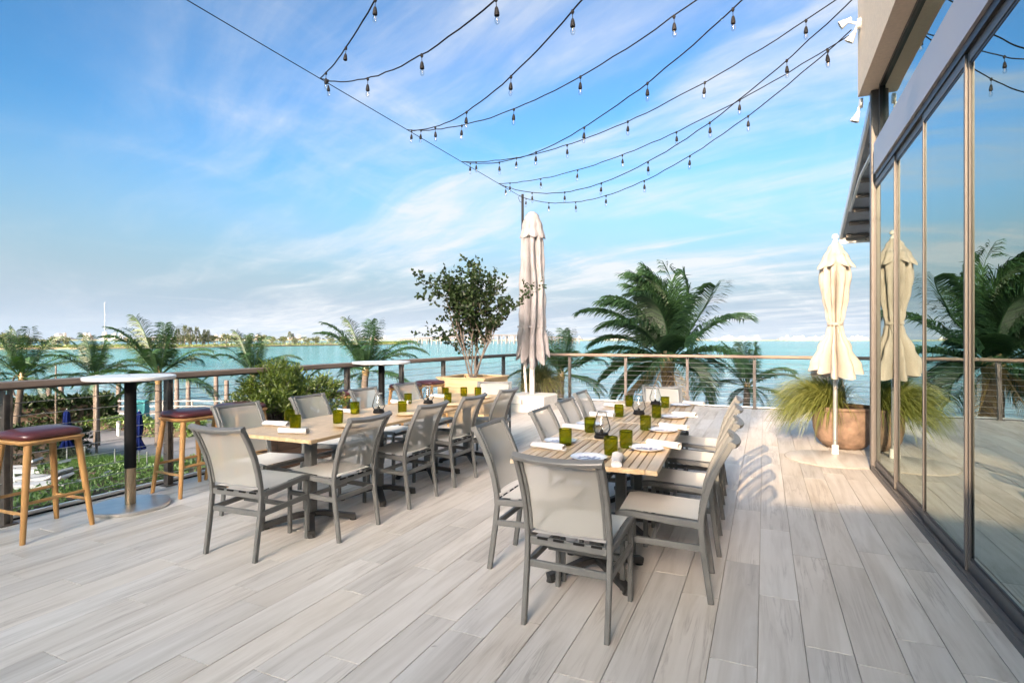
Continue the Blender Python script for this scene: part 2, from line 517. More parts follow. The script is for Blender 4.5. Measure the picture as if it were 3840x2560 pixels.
M['black'] = mat('black_rubber', (0.006, 0.006, 0.0065), 0.75, var=0.2, spec=0.2)
M['stool_wood'] = wood_mat('stool_ash', (0.34, 0.175, 0.06), (0.48, 0.275, 0.105), 'Z', 0.42, 10, 0.06)
M['leather'] = mat('maroon_leather', (0.085, 0.02, 0.022), 0.36, var=0.25, scale=6, bump=0.08, bscale=180, coat=0.15)
M['white_top'] = mat('white_laminate', (0.66, 0.66, 0.66), 0.3, var=0.04)
M['bronze_pole'] = mat('brushed_bronze', (0.40, 0.31, 0.21), 0.3, 0.9, var=0.15, stretch=(30, 30, 1))
M['steel_plate'] = mat('brushed_steel', (0.70, 0.66, 0.61), 0.38, 1.0, var=0.12, scale=5)
M['tumbler'] = None
M['ceramic'] = mat('white_ceramic', (0.56, 0.575, 0.60), 0.16, var=0.03, coat=0.3)
M['ink'] = mat('blue_ink', (0.012, 0.018, 0.085), 0.3, var=0.2)
M['rattan_plate'] = mat('beige_stoneware', (0.55, 0.43, 0.26), 0.4, var=0.15)
M['napkin'] = cloth_mat('napkin', (0.66, 0.65, 0.64), 0.15)
M['clear'] = clear_mat('clear_glass', (0.95, 0.965, 0.965), 0.03, 0.05, 1.15)
M['bulb'] = clear_mat('bulb_glass', (0.93, 0.94, 0.94), 0.02, 0.1, 1.2)
M['filament'] = mat('filament', (0.55, 0.42, 0.25), 0.4, 0.5)
M['canvas'] = cloth_mat('canvas_cream', (0.50, 0.455, 0.405), 0.2)
M['canvas_mauve'] = cloth_mat('canvas_mauve', (0.29, 0.275, 0.275), 0.2)
M['white_alu'] = mat('white_aluminium', (0.74, 0.74, 0.72), 0.35, 0.1, var=0.06)
M['grey_alu'] = mat('grey_aluminium', (0.50, 0.50, 0.49), 0.3, 0.7, var=0.08)
M['base_white'] = mat('white_painted_base', (0.58, 0.55, 0.50), 0.5, var=0.08)
M['terracotta'] = mat('terracotta', (0.18, 0.12, 0.085), 0.85, var=0.55, scale=6, bump=0.8, bscale=25)
M['dark_pot'] = mat('dark_pot', (0.075, 0.055, 0.045), 0.6, var=0.25)
M['soil'] = mat('soil', (0.06, 0.042, 0.03), 0.95, var=0.4, scale=20, bump=0.6)
M['box_wood'] = wood_mat('cedar_box', (0.36, 0.25, 0.13), (0.50, 0.37, 0.215), 'X', 0.55, 12, 0.05)
M['dark_wood'] = wood_mat('dark_planter_wood', (0.06, 0.035, 0.022), (0.12, 0.07, 0.045), 'X', 0.6, 12, 0.1)
M['bark'] = mat('grey_bark', (0.115, 0.09, 0.07), 0.9, var=0.4, scale=18, bump=0.6, bscale=40)
M['palm_bark'] = mat('palm_bark', (0.075, 0.06, 0.048), 0.9, var=0.4, scale=5, bump=0.7, bscale=14, stretch=(1, 1, 4))
M['frond'] = leaf_mat('palm_frond', (0.006, 0.022, 0.012), (0.030, 0.072, 0.024), 0.25, 0.5, 0.025)
M['dry_frond'] = leaf_mat('dry_frond', (0.12, 0.085, 0.03), (0.22, 0.15, 0.06), 0.3)
M['leaf_dark'] = leaf_mat('dark_leaf', (0.007, 0.016, 0.006), (0.026, 0.045, 0.013), 0.2, 0.45, 0.02)
M['leaf_light'] = leaf_mat('light_leaf', (0.05, 0.09, 0.012), (0.20, 0.26, 0.035), 0.4)
M['leaf_hedge'] = leaf_mat('hedge_leaf', (0.05, 0.11, 0.02), (0.16, 0.25, 0.06), 0.3)
M['grass_gold'] = leaf_mat('fountain_grass', (0.07, 0.10, 0.02), (0.25, 0.26, 0.06), 0.4)
M['grass_olive'] = leaf_mat('olive_grass', (0.09, 0.10, 0.03), (0.24, 0.22, 0.08), 0.4)
M['lawn'] = leaf_mat('lawn_blade', (0.07, 0.15, 0.02), (0.17, 0.29, 0.05), 0.4)
M['stucco'] = mat('tan_stucco', (0.74, 0.62, 0.51), 0.9, var=0.07, scale=30, bump=0.35, bscale=180)
M['alu'] = mat('champagne_aluminium', (0.115, 0.105, 0.10), 0.42, 0.1, var=0.03, scale=1.5)
M['alu_face'] = mat('grey_panel', (0.44, 0.42, 0.44), 0.4, 0.2, var=0.05, scale=2)
M['gasket'] = mat('black_gasket', (0.008, 0.008, 0.009), 0.4, var=0)
M['awning'] = cloth_mat('awning_fabric', (0.42, 0.46, 0.52), 0.12)
M['interior'] = mat('dark_interior', (0.10, 0.115, 0.11), 0.8, var=0.2, scale=0.6)
M['concrete'] = mat('concrete', (0.40, 0.385, 0.36), 0.85, var=0.12, scale=0.8)
M['path'] = mat('grey_paving', (0.13, 0.135, 0.15), 0.8, var=0.12, scale=0.7)
M['land'] = mat('garden_ground', (0.10, 0.11, 0.05), 0.95, var=0.4, scale=0.4)
M['sand'] = mat('island_shore', (0.14, 0.12, 0.075), 0.95, var=0.25, scale=0.05)
M['lounger'] = mat('grey_lounger', (0.50, 0.47, 0.45), 0.7, var=0.12, scale=4)
M['navy'] = cloth_mat('navy_canvas', (0.006, 0.011, 0.055), 0.1)
M['teal'] = mat('teal_paint', (0.03, 0.20, 0.22), 0.5)
M['piling'] = mat('dock_piling', (0.085, 0.07, 0.062), 0.9, var=0.4, scale=6)
M['dock'] = mat('dock_boards', (0.17, 0.165, 0.16), 0.8, var=0.2)
M['far_leaf'] = leaf_mat('island_leaf', (0.022, 0.038, 0.014), (0.085, 0.105, 0.03), 0.3)
M['far_scrub'] = leaf_mat('island_scrub', (0.035, 0.065, 0.012), (0.14, 0.18, 0.03), 0.3)
M['bridge'] = mat('bridge_concrete', (0.13, 0.125, 0.125), 0.85, var=0.08, scale=0.02)
for i, c in enumerate([(0.27, 0.275, 0.285), (0.22, 0.21, 0.21), (0.15, 0.175, 0.21), (0.27, 0.235, 0.225)]):
    M['city%d' % i] = mat('far_facade', c, 0.8, var=0.12, scale=0.05, stretch=(1, 1, 6))

def tumbler_mat():
    m, t, b, out = new_mat('green_glass')
    t.nodes.remove(b)
    tr = N(t, 'ShaderNodeBsdfTransparent'); tr.inputs[0].default_value = (0.68, 0.68, 0.07, 1)
    df = N(t, 'ShaderNodeBsdfTranslucent'); df.inputs[0].default_value = (0.36, 0.37, 0.015, 1)
    gl = N(t, 'ShaderNodeBsdfGlossy', ins={'Roughness': 0.03})
    lw = N(t, 'ShaderNodeFresnel', ins={'IOR': 1.45})
    m1 = N(t, 'ShaderNodeMixShader', ins={0: 0.36}); L(t, tr.outputs[0], m1.inputs[1]); L(t, df.outputs[0], m1.inputs[2])
    m2 = N(t, 'ShaderNodeMixShader'); L(t, mathn(t, 'MULTIPLY', lw.outputs[0], 0.6), m2.inputs[0]); L(t, m1.outputs[0], m2.inputs[1]); L(t, gl.outputs[0], m2.inputs[2])
    L(t, m2.outputs[0], out.inputs[0])
    return m
M['tumbler'] = tumbler_mat()

def facade_glass():
    """coated sliding-door glass: strong clear reflection over a dark green-tinted view inside"""
    m, t, b, out = new_mat('reflective_door_glass')
    t.nodes.remove(b)
    tr = N(t, 'ShaderNodeBsdfTransparent'); tr.inputs[0].default_value = (0.42, 0.60, 0.55, 1)
    gl = N(t, 'ShaderNodeBsdfGlossy', ins={'Roughness': 0.0}); gl.inputs[0].default_value = (0.76, 0.86, 0.82, 1)
    tcg = N(t, 'ShaderNodeTexCoord'); ng = N(t, 'ShaderNodeTexNoise', ins={'Scale': 1.1, 'Detail': 1.0}); L(t, tcg.outputs['Object'], ng.inputs['Vector'])
    bg_ = N(t, 'ShaderNodeBump', ins={'Strength': 0.05, 'Distance': 0.05}); L(t, ng.outputs[0], bg_.inputs['Height']); L(t, bg_.outputs[0], gl.inputs['Normal'])
    fr = N(t, 'ShaderNodeFresnel', ins={'IOR': 1.5})
    k = mathn(t, 'MULTIPLY_ADD', fr.outputs[0], 0.45, 0.50, clamp=True)
    mx = N(t, 'ShaderNodeMixShader'); L(t, k, mx.inputs[0]); L(t, tr.outputs[0], mx.inputs[1]); L(t, gl.outputs[0], mx.inputs[2])
    L(t, mx.outputs[0], out.inputs[0])
    return m
M['door_glass'] = facade_glass()

def water_mat():
    m, t, b, out = new_mat('bay_water')
    setp(b, (0.03, 0.22, 0.25), 0.1, 0, 0.5, ior=1.33)
    tcn = N(t, 'ShaderNodeTexCoord'); vec = tcn.outputs['Object']
    def nse(sc3, scale, detail, rot=0.0):
        mp = N(t, 'ShaderNodeMapping'); mp.inputs['Scale'].default_value = sc3; mp.inputs['Rotation'].default_value = (0, 0, rot)
        L(t, vec, mp.inputs[0])
        n = N(t, 'ShaderNodeTexNoise', ins={'Scale': scale, 'Detail': detail, 'Roughness': 0.6, 'Distortion': 0.3}); L(t, mp.outputs[0], n.inputs['Vector'])
        return n.outputs[0]
    patch = nse((1, 3.0, 1), 0.006, 4.0, R(20))
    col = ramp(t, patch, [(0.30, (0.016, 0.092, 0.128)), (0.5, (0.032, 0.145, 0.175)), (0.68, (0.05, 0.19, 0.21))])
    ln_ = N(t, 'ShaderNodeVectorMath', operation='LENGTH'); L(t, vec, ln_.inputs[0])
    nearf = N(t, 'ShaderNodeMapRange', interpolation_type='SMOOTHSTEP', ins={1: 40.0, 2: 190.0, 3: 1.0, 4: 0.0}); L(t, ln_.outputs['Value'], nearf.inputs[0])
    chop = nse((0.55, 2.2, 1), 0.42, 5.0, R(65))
    depth_and_glints = ramp(t, chop, [(0.36, (0.018, 0.05, 0.085)), (0.52, (0.05, 0.115, 0.16)), (0.62, (0.16, 0.235, 0.29)), (0.72, (0.30, 0.38, 0.43))])  # near-shore depth tone; ripple troughs, sky glints and whitecaps put into the colour
    col = mixc(t, nearf.outputs[0], col, depth_and_glints)
    L(t, col, b.inputs['Base Color'])
    w1 = nse((1, 2.0, 1), 0.55, 4.0, R(35)); w2 = nse((1, 1.6, 1), 2.3, 3.0, R(-20)); w3 = nse((1, 2.4, 1), 0.11, 3.0, R(10))
    hgt = mathn(t, 'ADD', mathn(t, 'MULTIPLY', w1, 0.9), mathn(t, 'ADD', mathn(t, 'MULTIPLY', w2, 0.25), mathn(t, 'MULTIPLY', w3, 2.2)))
    bp = N(t, 'ShaderNodeBump', ins={'Strength': 1.0, 'Distance': 1.1}); L(t, hgt, bp.inputs['Height']); L(t, bp.outputs[0], b.inputs['Normal'])
    return m
M['water'] = water_mat()

# ================================================================== SETTING
GZ, WZ = -4.2, -5.2            # garden level and water level below the terrace
X_RAIL, Y_RAIL, X_WALL = -5.42, 12.5, 1.10

# water out to the horizon
w = MB(); n = 64
vs = [(0, 0, WZ)]; fs = []
rad = [60, 200, 800, 3000, 30000]
for r in rad:
    for j in range(n): vs.append((r * math.cos(2 * PI * j / n), r * math.sin(2 * PI * j / n), WZ))
for j in range(n): fs.append((0, 1 + j, 1 + (j + 1) % n))
for k in range(len(rad) - 1):
    for j in range(n):
        a = 1 + k * n; b2 = a + n; q = (j + 1) % n
        fs.append((a + j, b2 + j, b2 + q, a + q))
w.add(vs, fs)
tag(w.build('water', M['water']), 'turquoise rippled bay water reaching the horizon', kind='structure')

# garden ground below the terrace (seawall edge towards the bay)
land = [(-85, -14), (-76, 8), (-52, 18.5), (-44, 22.8), (-37, 26.2), (-28, 27.5), (-17, 27.5), (-9, 26), (-3, 21), (4, 19), (14, 18.5), (40, 18), (40, -14)]
tag(MB().prism(land, -7, GZ).build('ground', M['land']), 'garden ground with seawall below the terrace', kind='structure')

# terrace slab with individual wood-look planks
slab = MB().box(((X_RAIL - 0.04 + X_WALL + 0.3) / 2, (Y_RAIL - 8) / 2, -2.106), (X_WALL + 0.34 - X_RAIL, Y_RAIL + 8.1, 4.19)).build('terrace_floor', M['grout'])
tag(slab, 'pale wood-look plank floor of the roof terrace', kind='structure')

def project(x, y, z):
    c, s = math.cos(YAW), math.sin(YAW)
    X = x * c + y * s; Z = -x * s + y * c
    return X, Z, ((X / Z) if Z > 0.05 else None), (((EYE - z) / Z) if Z > 0.05 else None)

rng = random.Random(7)
PW, PL, GAP = 0.198, 1.2, 0.0026
planks = []
xs = [-0.026 + PW * k for k in range(-28, 8)]
for xi, x0 in enumerate(xs):
    x1 = min(x0 + PW, X_WALL + 0.02); xa = max(x0, X_RAIL)
    if x1 - xa < 0.03: continue
    y = -6.0 - rng.random() * PL
    while y < Y_RAIL + 0.02:
        ya, yb = max(y, -6.0), min(y + PL, Y_RAIL + 0.02)
        if yb - ya > 0.03:
            area = 0
            vis = False
            for (px, py) in ((xa, ya), (x1, ya), (xa, yb), (x1, yb), ((xa + x1) / 2, (ya + yb) / 2)):
                X, Z, u, v = project(px, py, 0)
                if u is not None and abs(u) < 0.94 and v < 0.63: vis = True
            cx_, cy_ = (xa + x1) / 2, (ya + yb) / 2
            X, Z, u, v = project(cx_, cy_, 0)
            size = (x1 - xa) * (yb - ya) / max(Z, 0.3) ** 3 if vis else 0
            planks.append((size, xa, x1, ya, yb))
        y += PL
planks.sort(key=lambda p: -p[0])
pm = {}
rest = MB()
for i, (size, xa, x1, ya, yb) in enumerate(planks):
    cx_, cy_ = (xa + x1) / 2, (ya + yb) / 2
    wx, wy = round(x1 - xa - GAP, 3), round(yb - ya - GAP, 3)
    dz = rng.uniform(-0.0006, 0.0006)
    if i < 300 and size > 0:
        if (wx, wy) not in pm:
            pm[(wx, wy)] = MB().cbox((0, 0, 0), (wx, wy, 0.012), 0.0012).mesh('plank', M['floor'])
        put('plank', pm[(wx, wy)], slab, (cx_, cy_, -0.006 + dz))
    else:
        rest.box((cx_, cy_, -0.006 + dz), (wx, wy, 0.012))
tag(rest.build('far_planks', M['floor'], slab), kind='stuff')

# ------------------------------------------------------------------ restaurant building with the glass doors
YE = 7.15                         # far end of the glazed wall
B = thing('restaurant_building', 'tan stucco restaurant building with tall reflective sliding glass doors beside the deck', 'building', (X_WALL, 0, 0))
def bpart(mb, name, m, parent=None, smooth=None):
    """parts are given in world coordinates"""
    mb.v = [(x - X_WALL, y, z) for x, y, z in mb.v]
    return mb.build(name, m, parent or B, smooth)
ys = [7.07 - 0.985 * k for k in range(0, 14)]
Z_DOOR, Z_HEAD, Z_SOFF = 3.12, 3.50, 4.13
for k in range(len(ys) - 1):
    y1, y0 = ys[k], ys[k + 1]
    fr = MB()
    x = X_WALL + (0.0 if k % 2 == 0 else 0.012)
    t, wd = 0.022, 0.024
    fr.box((x, y0 + wd / 2 + 0.004, (Z_DOOR + 0.05) / 2), (t, wd, Z_DOOR - 0.055))
    fr.box((x, y1 - wd / 2 - 0.004, (Z_DOOR + 0.05) / 2), (t, wd, Z_DOOR - 0.055))
    fr.box((x, (y0 + y1) / 2, 0.085), (t - 0.003, y1 - y0 - 2 * wd - 0.008, 0.075))
    fr.box((x, (y0 + y1) / 2, Z_DOOR - 0.03), (t - 0.003, y1 - y0 - 2 * wd - 0.008, 0.06))
    f = bpart(fr, 'door_frame', M['alu'])
    g = MB()
    ya, yb, za, zb = y0 + wd + 0.005, y1 - wd - 0.005, 0.124, Z_DOOR - 0.061
    for (c, s) in (((x + 0.004, ya + 0.006, (za + zb) / 2), (0.017, 0.012, zb - za)), ((x + 0.004, yb - 0.006, (za + zb) / 2), (0.017, 0.012, zb - za)),
                   ((x + 0.004, (ya + yb) / 2, za + 0.008), (0.016, yb - ya - 0.024, 0.016)), ((x + 0.004, (ya + yb) / 2, zb - 0.008), (0.016, yb - ya - 0.024, 0.016))):
        g.box(c, s)
    bpart(g, 'gasket', M['gasket'], f)
    p = MB().box((x + 0.004, (ya + yb) / 2, (za + zb) / 2), (0.008, yb - ya - 0.022, zb - za - 0.03))
    bpart(p, 'pane', M['door_glass'], f)
Y_BACK = ys[-1]
Lw = YE - Y_BACK
sill = MB().box((X_WALL + 0.02, (YE + Y_BACK) / 2, 0.022), (0.13, Lw, 0.044))
sill.box((X_WALL - 0.030, (YE + Y_BACK) / 2, 0.052), (0.012, Lw, 0.016))
bpart(sill, 'sill_track', M['alu'])
bpart(MB().box((X_WALL + 0.06, (YE + Y_BACK) / 2 - 0.1, (Z_DOOR + Z_HEAD) / 2 + 0.03), (0.20, Lw - 0.2, Z_HEAD - Z_DOOR - 0.06)), 'header_beam', M['alu_face'])
bpart(MB().box((X_WALL + 0.03, (YE + Y_BACK) / 2 - 0.1, Z_DOOR + 0.03), (0.10, Lw - 0.2, 0.055)), 'head_gasket', M['gasket'])
for yq in (6.1 - 2.95, 6.1 - 2.95 * 2, 6.1 - 2.95 * 3):
    bpart(MB().box((X_WALL - 0.0405, yq, (Z_DOOR + Z_HEAD) / 2 + 0.03), (0.004, 0.006, Z_HEAD - Z_DOOR - 0.062)), 'header_joint', M['gasket'])
# transom glazing above the header
for k in range(0, 5):
    y1 = 6.96 - 2.6 * k; y0 = max(y1 - 2.6, Y_BACK)
    if y1 - y0 < 0.2: continue
    f = MB()
    f.box((X_WALL + 0.05, y1 - 0.022, (Z_HEAD + Z_SOFF) / 2), (0.08, 0.04, Z_SOFF - Z_HEAD))
    f.box((X_WALL + 0.05, (y0 + y1) / 2, Z_SOFF - 0.02), (0.08, y1 - y0 - 0.09, 0.036))
    fo = bpart(f, 'transom_frame', M['gasket'])
    bpart(MB().box((X_WALL + 0.04, (y0 + y1) / 2 - 0.02, (Z_HEAD + Z_SOFF) / 2 - 0.02), (0.008, y1 - y0 - 0.05, Z_SOFF - Z_HEAD - 0.036)), 'pane', M['door_glass'], fo)
bpart(MB().cbox((X_WALL + 0.02, 7.12, Z_SOFF / 2), (0.13, 0.085, Z_SOFF - 0.01), 0.006), 'corner_post', M['alu'])
bpart(MB().box((X_WALL + 0.05, 7.02, Z_SOFF / 2 + 1.7), (0.06, 0.05, 0.8)), 'corner_gasket', M['gasket'])
# stucco parapet: profile in y-z, extruded along x, with the soffit as its underside
prof = [(Y_BACK - 0.5, Z_SOFF), (7.24, Z_SOFF), (7.24, 5.25), (7.16, 5.5), (6.9, 5.95), (6.9, 6.5), (Y_BACK - 0.5, 6.5)]
pp = MB()
x0, x1 = 0.955, 7.5
vs = [(x0, y, z) for y, z in prof] + [(x1, y, z) for y, z in prof]
nn = len(prof)
pp.add(vs, [tuple(range(nn)), tuple(range(2 * nn - 1, nn - 1, -1))] + [(i, nn + i, nn + (i + 1) % nn, (i + 1) % nn) for i in range(nn)])
bpart(pp, 'parapet_wall', M['stucco'])
bpart(MB().box((4.3, 7.10, 2.06), (6.2, 0.09, 4.13)), 'side_wall', M['stucco'])
bpart(MB().box((4.3, (YE + Y_BACK) / 2, -2.1), (6.1, Lw, 4.18)), 'lower_storey', M['stucco'])
bpart(MB().box((4.3, (YE + Y_BACK) / 2 - 0.06, 0.01), (6.1, Lw - 0.14, 0.03)), 'interior_floor', M['interior'])
bpart(MB().box((6.6, (YE + Y_BACK) / 2 - 0.06, 2.05), (0.1, Lw - 0.14, 4.0)), 'interior_wall', M['interior'])
bpart(MB().box((3.9, (YE + Y_BACK) / 2 - 0.06, 4.08), (5.2, Lw - 0.14, 0.05)), 'interior_ceiling', M['interior'])
# unseen wings added behind the viewpoint, shaped to throw deck and garden into shade
wing = MB()
wing.add(*(lambda P: ([(x, y, z) for z in (GZ, 6.95) for x, y in P], [(3, 2, 1, 0), (4, 5, 6, 7)] + [(i, (i + 1) % 4, 4 + (i + 1) % 4, 4 + i) for i in range(4)]))([(-3.3, -20), (7.5, -20), (7.5, -11.6), (-3.3, -14)]))
bpart(wing, 'rear_shade_wing', M['stucco'])
bpart(MB().box((-7.15, -17.6, (13.0 + GZ) / 2), (7.7, 7.2, 13.0 - GZ)), 'shade_tower', M['stucco'])
bpart(MB().box((-24.0, -17.6, (7.6 + GZ) / 2), (26.0, 7.0, 7.6 - GZ)), 'side_shade_wing', M['stucco'])
for i in range(7):
    for j in range(3 if i < 2 else 1):
        cxw, czw = -5.4 - 3.6 * i - (0.3 if i > 1 else 0), 1.4 + 3.5 * j
        f = bpart(MB().box((cxw, -13.99 if i < 2 else -14.09, czw), (2.4, 0.06, 2.6)), 'window', M['alu'])
        bpart(MB().box((cxw, -13.955 if i < 2 else -14.055, czw), (2.2, 0.03, 2.4)), 'pane', M['door_glass'], f)
# awning on the far side of the building
aw = thing('awning', 'pale fabric awning with ribbed underside sloping off the far end of the building', 'awning', (3.4, 7.3, 3.0))
def apart(mb, name, m, parent=None):
    mb.v = [(x - 3.4, y - 7.3, z - 3.0) for x, y, z in mb.v]
    return mb.build(name, m, parent or aw)
A0, A1 = V((0, 7.30, 4.02)), V((0, 10.0, 3.02))
side = V((1, 0, 0))
apart(MB().sweep([A0 + side * 3.55, A1 + side * 3.55], (1, 0, 0), 4.9, 0.02), 'canopy', M['awning'])
for i in range(8):
    p = A0.lerp(A1, (i + 0.7) / 8) + V((3.55, 0, -0.045))
    apart(MB().box(p, (4.8, 0.05, 0.045)), 'rib', M['alu'])
apart(MB().sweep([A0 + side * 1.09 + V((0, 0, 0.02)), A1 + side * 1.09 + V((0, 0, 0.02))], (1, 0, 0), 0.035, 0.11), 'edge_beam', M['white_alu'])
apart(MB().box((3.55, 10.02, 2.99), (4.95, 0.05, 0.14)), 'front_beam', M['grey_alu'])
apart(MB().tube([(1.12, 7.35, 3.55), (1.12, 8.3, 3.5), (1.12, 9.2, 3.26)], 0.018, 6), 'arm', M['white_alu'])

# ------------------------------------------------------------------ railings
def railing(name, label, axis, a0, a1, posts, off):
    """cable railing; axis 'Y' runs along y at x=off, axis 'X' along x at y=off"""
    t = thing(name, label, 'railing', (off, a0, 0) if axis == 'Y' else (a0, off, 0))
    sg = 1 if axis == 'Y' else -1     # terrace side
    def at(a, d, z):
        return V((d * sg, a - a0, z)) if axis == 'Y' else V((a - a0, d * sg, z))
    rail_len = a1 - a0
    m_ = MB().cbox((0, 0, 0), ((0.135, rail_len, 0.045) if axis == 'Y' else (rail_len, 0.135, 0.045)), 0.006)
    o = m_.build('handrail', M['rail_wood'] if axis == 'Y' else M['rail_wood_x'], t, loc=at((a0 + a1) / 2, 0.13, 1.075))
    mu = MB().box((0, 0, 0), ((0.05, rail_len, 0.02) if axis == 'Y' else (rail_len, 0.05, 0.02)))
    mu.build('rail_plate', M['post'], t, loc=at((a0 + a1) / 2, 0.13, 1.042))
    pmesh = MB()
    for s in (-1, 1):
        c = (0, s * 0.022, 0.515) if axis == 'Y' else (s * 0.022, 0, 0.515)
        pmesh.box(c, ((0.065, 0.012, 1.03) if axis == 'Y' else (0.012, 0.065, 1.03)))
    pmesh.box((0, 0, 0.006), (0.11, 0.11, 0.012))
    pmesh.box((0, 0, 0.5), (0.045, 0.030, 1.0) if axis == 'Y' else (0.030, 0.045, 1.0))
    me = pmesh.mesh('post', M['post'])
    for p in posts: put('post', me, t, at(p, 0.13, 0))
    cm = MB().tube([at(a0, 0, 0), at(a1, 0, 0)], 0.0032, 5).mesh('cable', M['steel'])
    for k in range(9):
        put('cable', cm, t, V((0.13 * sg, 0, 0.12 + 0.101 * k)) if axis == 'Y' else V((0, 0.13 * sg, 0.12 + 0.101 * k)))
    e = MB().box((0, 0, 0), ((0.03, rail_len, 0.05) if axis == 'Y' else (rail_len, 0.03, 0.05)))
    e.build('edge_strip', M['edge_white'], t, loc=at((a0 + a1) / 2, 0.012, 0.012))
    e2 = MB().box((0, 0, 0), ((0.022, rail_len, 0.02) if axis == 'Y' else (rail_len, 0.022, 0.02)))
    e2.build('edge_gap', M['black'], t, loc=at((a0 + a1) / 2, 0.040, 0.002))
    return t
railing('cable_railing', 'cable railing with wooden handrail along the left side of the deck', 'Y', -5.5, 12.42, [2.25 + 1.27 * k for k in range(-5, 8)], X_RAIL)
railing('cable_railing', 'cable railing with wooden handrail across the far end of the deck', 'X', X_RAIL + 0.08, 7.0, [-4.15, -2.83, -1.5, -0.18, 1.13, 2.45, 3.8], Y_RAIL)
tag(MB().box((4.3, 10.05, -2.1), (6.3, 5.0, 4.18)).build('side_deck', M['concrete']), 'deck continuing behind the building corner', kind='structure')
# low concrete curb of the garden seawall

# ================================================================== FURNITURE
def make_chair(sling='sling'):
    """faces +y, origin on the floor under the seat"""
    t = thing('dining_chair', 'x', 'chair')
    m = M['chair_metal']
    w = 0.213
    post = [(-0.252, 0), (-0.232, 0.14), (-0.212, 0.28), (-0.20, 0.40), (-0.205, 0.47), (-0.222, 0.56), (-0.252, 0.66), (-0.296, 0.76), (-0.352, 0.86)]
    for s in (-1, 1):
        MB().sweep([(s * w, y, z) for y, z in post], (1, 0, 0), 0.025, 0.032, 0.004).build('leg', m, t)
        MB().sweep([(s * (w - 0.004), 0.222, 0), (s * (w - 0.004), 0.222, 0.415)], (1, 0, 0), 0.025, 0.030, 0.004).build('leg', m, t)
        MB().sweep([(s * w, -0.19, 0.418), (s * w, -0.05, 0.424), (s * w, 0.10, 0.436), (s * w, 0.20, 0.442), (s * w, 0.242, 0.436)], (1, 0, 0), 0.028, 0.036, 0.004).build('seat_rail', m, t)
        MB().sweep([(s * w, -0.198, 0.292), (s * w, 0.21, 0.302)], (1, 0, 0), 0.022, 0.034, 0.003).build('stretcher', m, t)
        bk = MB().sweep([(s * (w - 0.022), y + 0.006, z) for y, z in post[4:]], (1, 0, 0), 0.016, 0.026, 0.003)
        bk.build('sling_rail', m, t)
    MB().sweep([(x, -0.198, 0.292) for x in (-w + 0.015, w - 0.015)], (0, 1, 0), 0.022, 0.034, 0.003).build('stretcher', m, t)
    MB().sweep([(x, 0.06, 0.285) for x in (-w + 0.01, w - 0.01)], (0, 1, 0), 0.022, 0.03, 0.003).build('stretcher', m, t)
    MB().sweep([(x, -0.196, 0.408) for x in (-w + 0.016, w - 0.016)], (0, 1, 0), 0.024, 0.038, 0.003).build('seat_rail', m, t)
    MB().sweep([(x, 0.236, 0.425) for x in (-w + 0.014, w - 0.014)], (0, 1, 0), 0.024, 0.03, 0.003).build('seat_rail', m, t)
    tr = []
    for i in range(9):
        u = -1 + i / 4
        tr.append((u * (w + 0.012), -0.356 - 0.030 * (1 - u * u), 0.862 - 0.010 * (1 - u * u)))
    MB().sweep(tr, (0, 0.9, 0.42), 0.040, 0.026, 0.004).build('top_rail', m, t)
    # seat sling
    sg = MB(); nx, ny = 8, 8; vs = []
    for j in range(ny + 1):
        v = j / ny; y = -0.182 + v * 0.425
        zc = 0.430 + 0.020 * v - (0.012 if v > 0.95 else 0)
        for i in range(nx + 1):
            u = -1 + 2 * i / nx
            vs.append((u * 0.198, y, zc + 0.012 - 0.016 * (1 - u * u) * math.sin(PI * min(1, v * 1.05))))
    fs = [(j * (nx + 1) + i, j * (nx + 1) + i + 1, (j + 1) * (nx + 1) + i + 1, (j + 1) * (nx + 1) + i) for j in range(ny) for i in range(nx)]
    sg.add(vs, fs).build('seat', M[sling], t, 60)
    bk = MB(); vs = []
    col = post[4:]
    for j in range(ny + 1):
        v = j / ny * (len(col) - 1.12) + 0.0
        k = min(int(v), len(col) - 2); q = v - k
        y = col[k][0] * (1 - q) + col[k + 1][0] * q; z = col[k][1] * (1 - q) + col[k + 1][1] * q
        for i in range(nx + 1):
            u = -1 + 2 * i / nx
            vs.append((u * 0.196, y - 0.024 * (1 - u * u) + 0.004, z))
    bk.add(vs, fs).build('backrest', M['sling_back_shaded' if sling == 'sling' else sling], t, 60)
    sl = MB().box((0, 0, 0), (0.055, 0.008, 0.010)).mesh('slot', M['black'])
    for x in (-0.13, -0.045, 0.06, 0.15): put('slot', sl, t, (x, -0.209, 0.426))
    return t

chair0 = make_chair()
chair_g = make_chair('sling_grey')
remember(None)
RT = 0.052                        # the right-hand table is turned a little
chairs = []
def chair(label, x, y, rz, group):
    first = not chairs
    if first:
        o = chair0; o.location = (x, y, 0); o.rotation_euler = (0, 0, rz); o['label'] = label; o['group'] = group
    else:
        o = dup(chair0, label, (x, y, 0), rz, group)
    chairs.append(o)
GL, GR = 'chairs around the left table', 'chairs around the right table'
jit = random.Random(3)
for i, y in enumerate((3.235, 4.07, 4.82, 5.62)):
    chair('cream sling chair on the inner side of the left table, %s from the camera' % ORD[i], -2.955, y, R(90) + jit.uniform(-.02, .02), GL)
for i, y in enumerate((3.30, 4.15, 4.96, 5.72)):
    chair('cream sling chair on the railing side of the left table, %s from the camera' % ORD[i], -3.74 + jit.uniform(-.02, .02), y, R(-90) + jit.uniform(-.03, .03), GL)
chair('cream sling chair at the near head of the left table', -3.18, 2.765, R(3.5), GL)
chair('cream sling chair at the far head of the left table', -3.07, 6.12, R(180 + 20), GL)
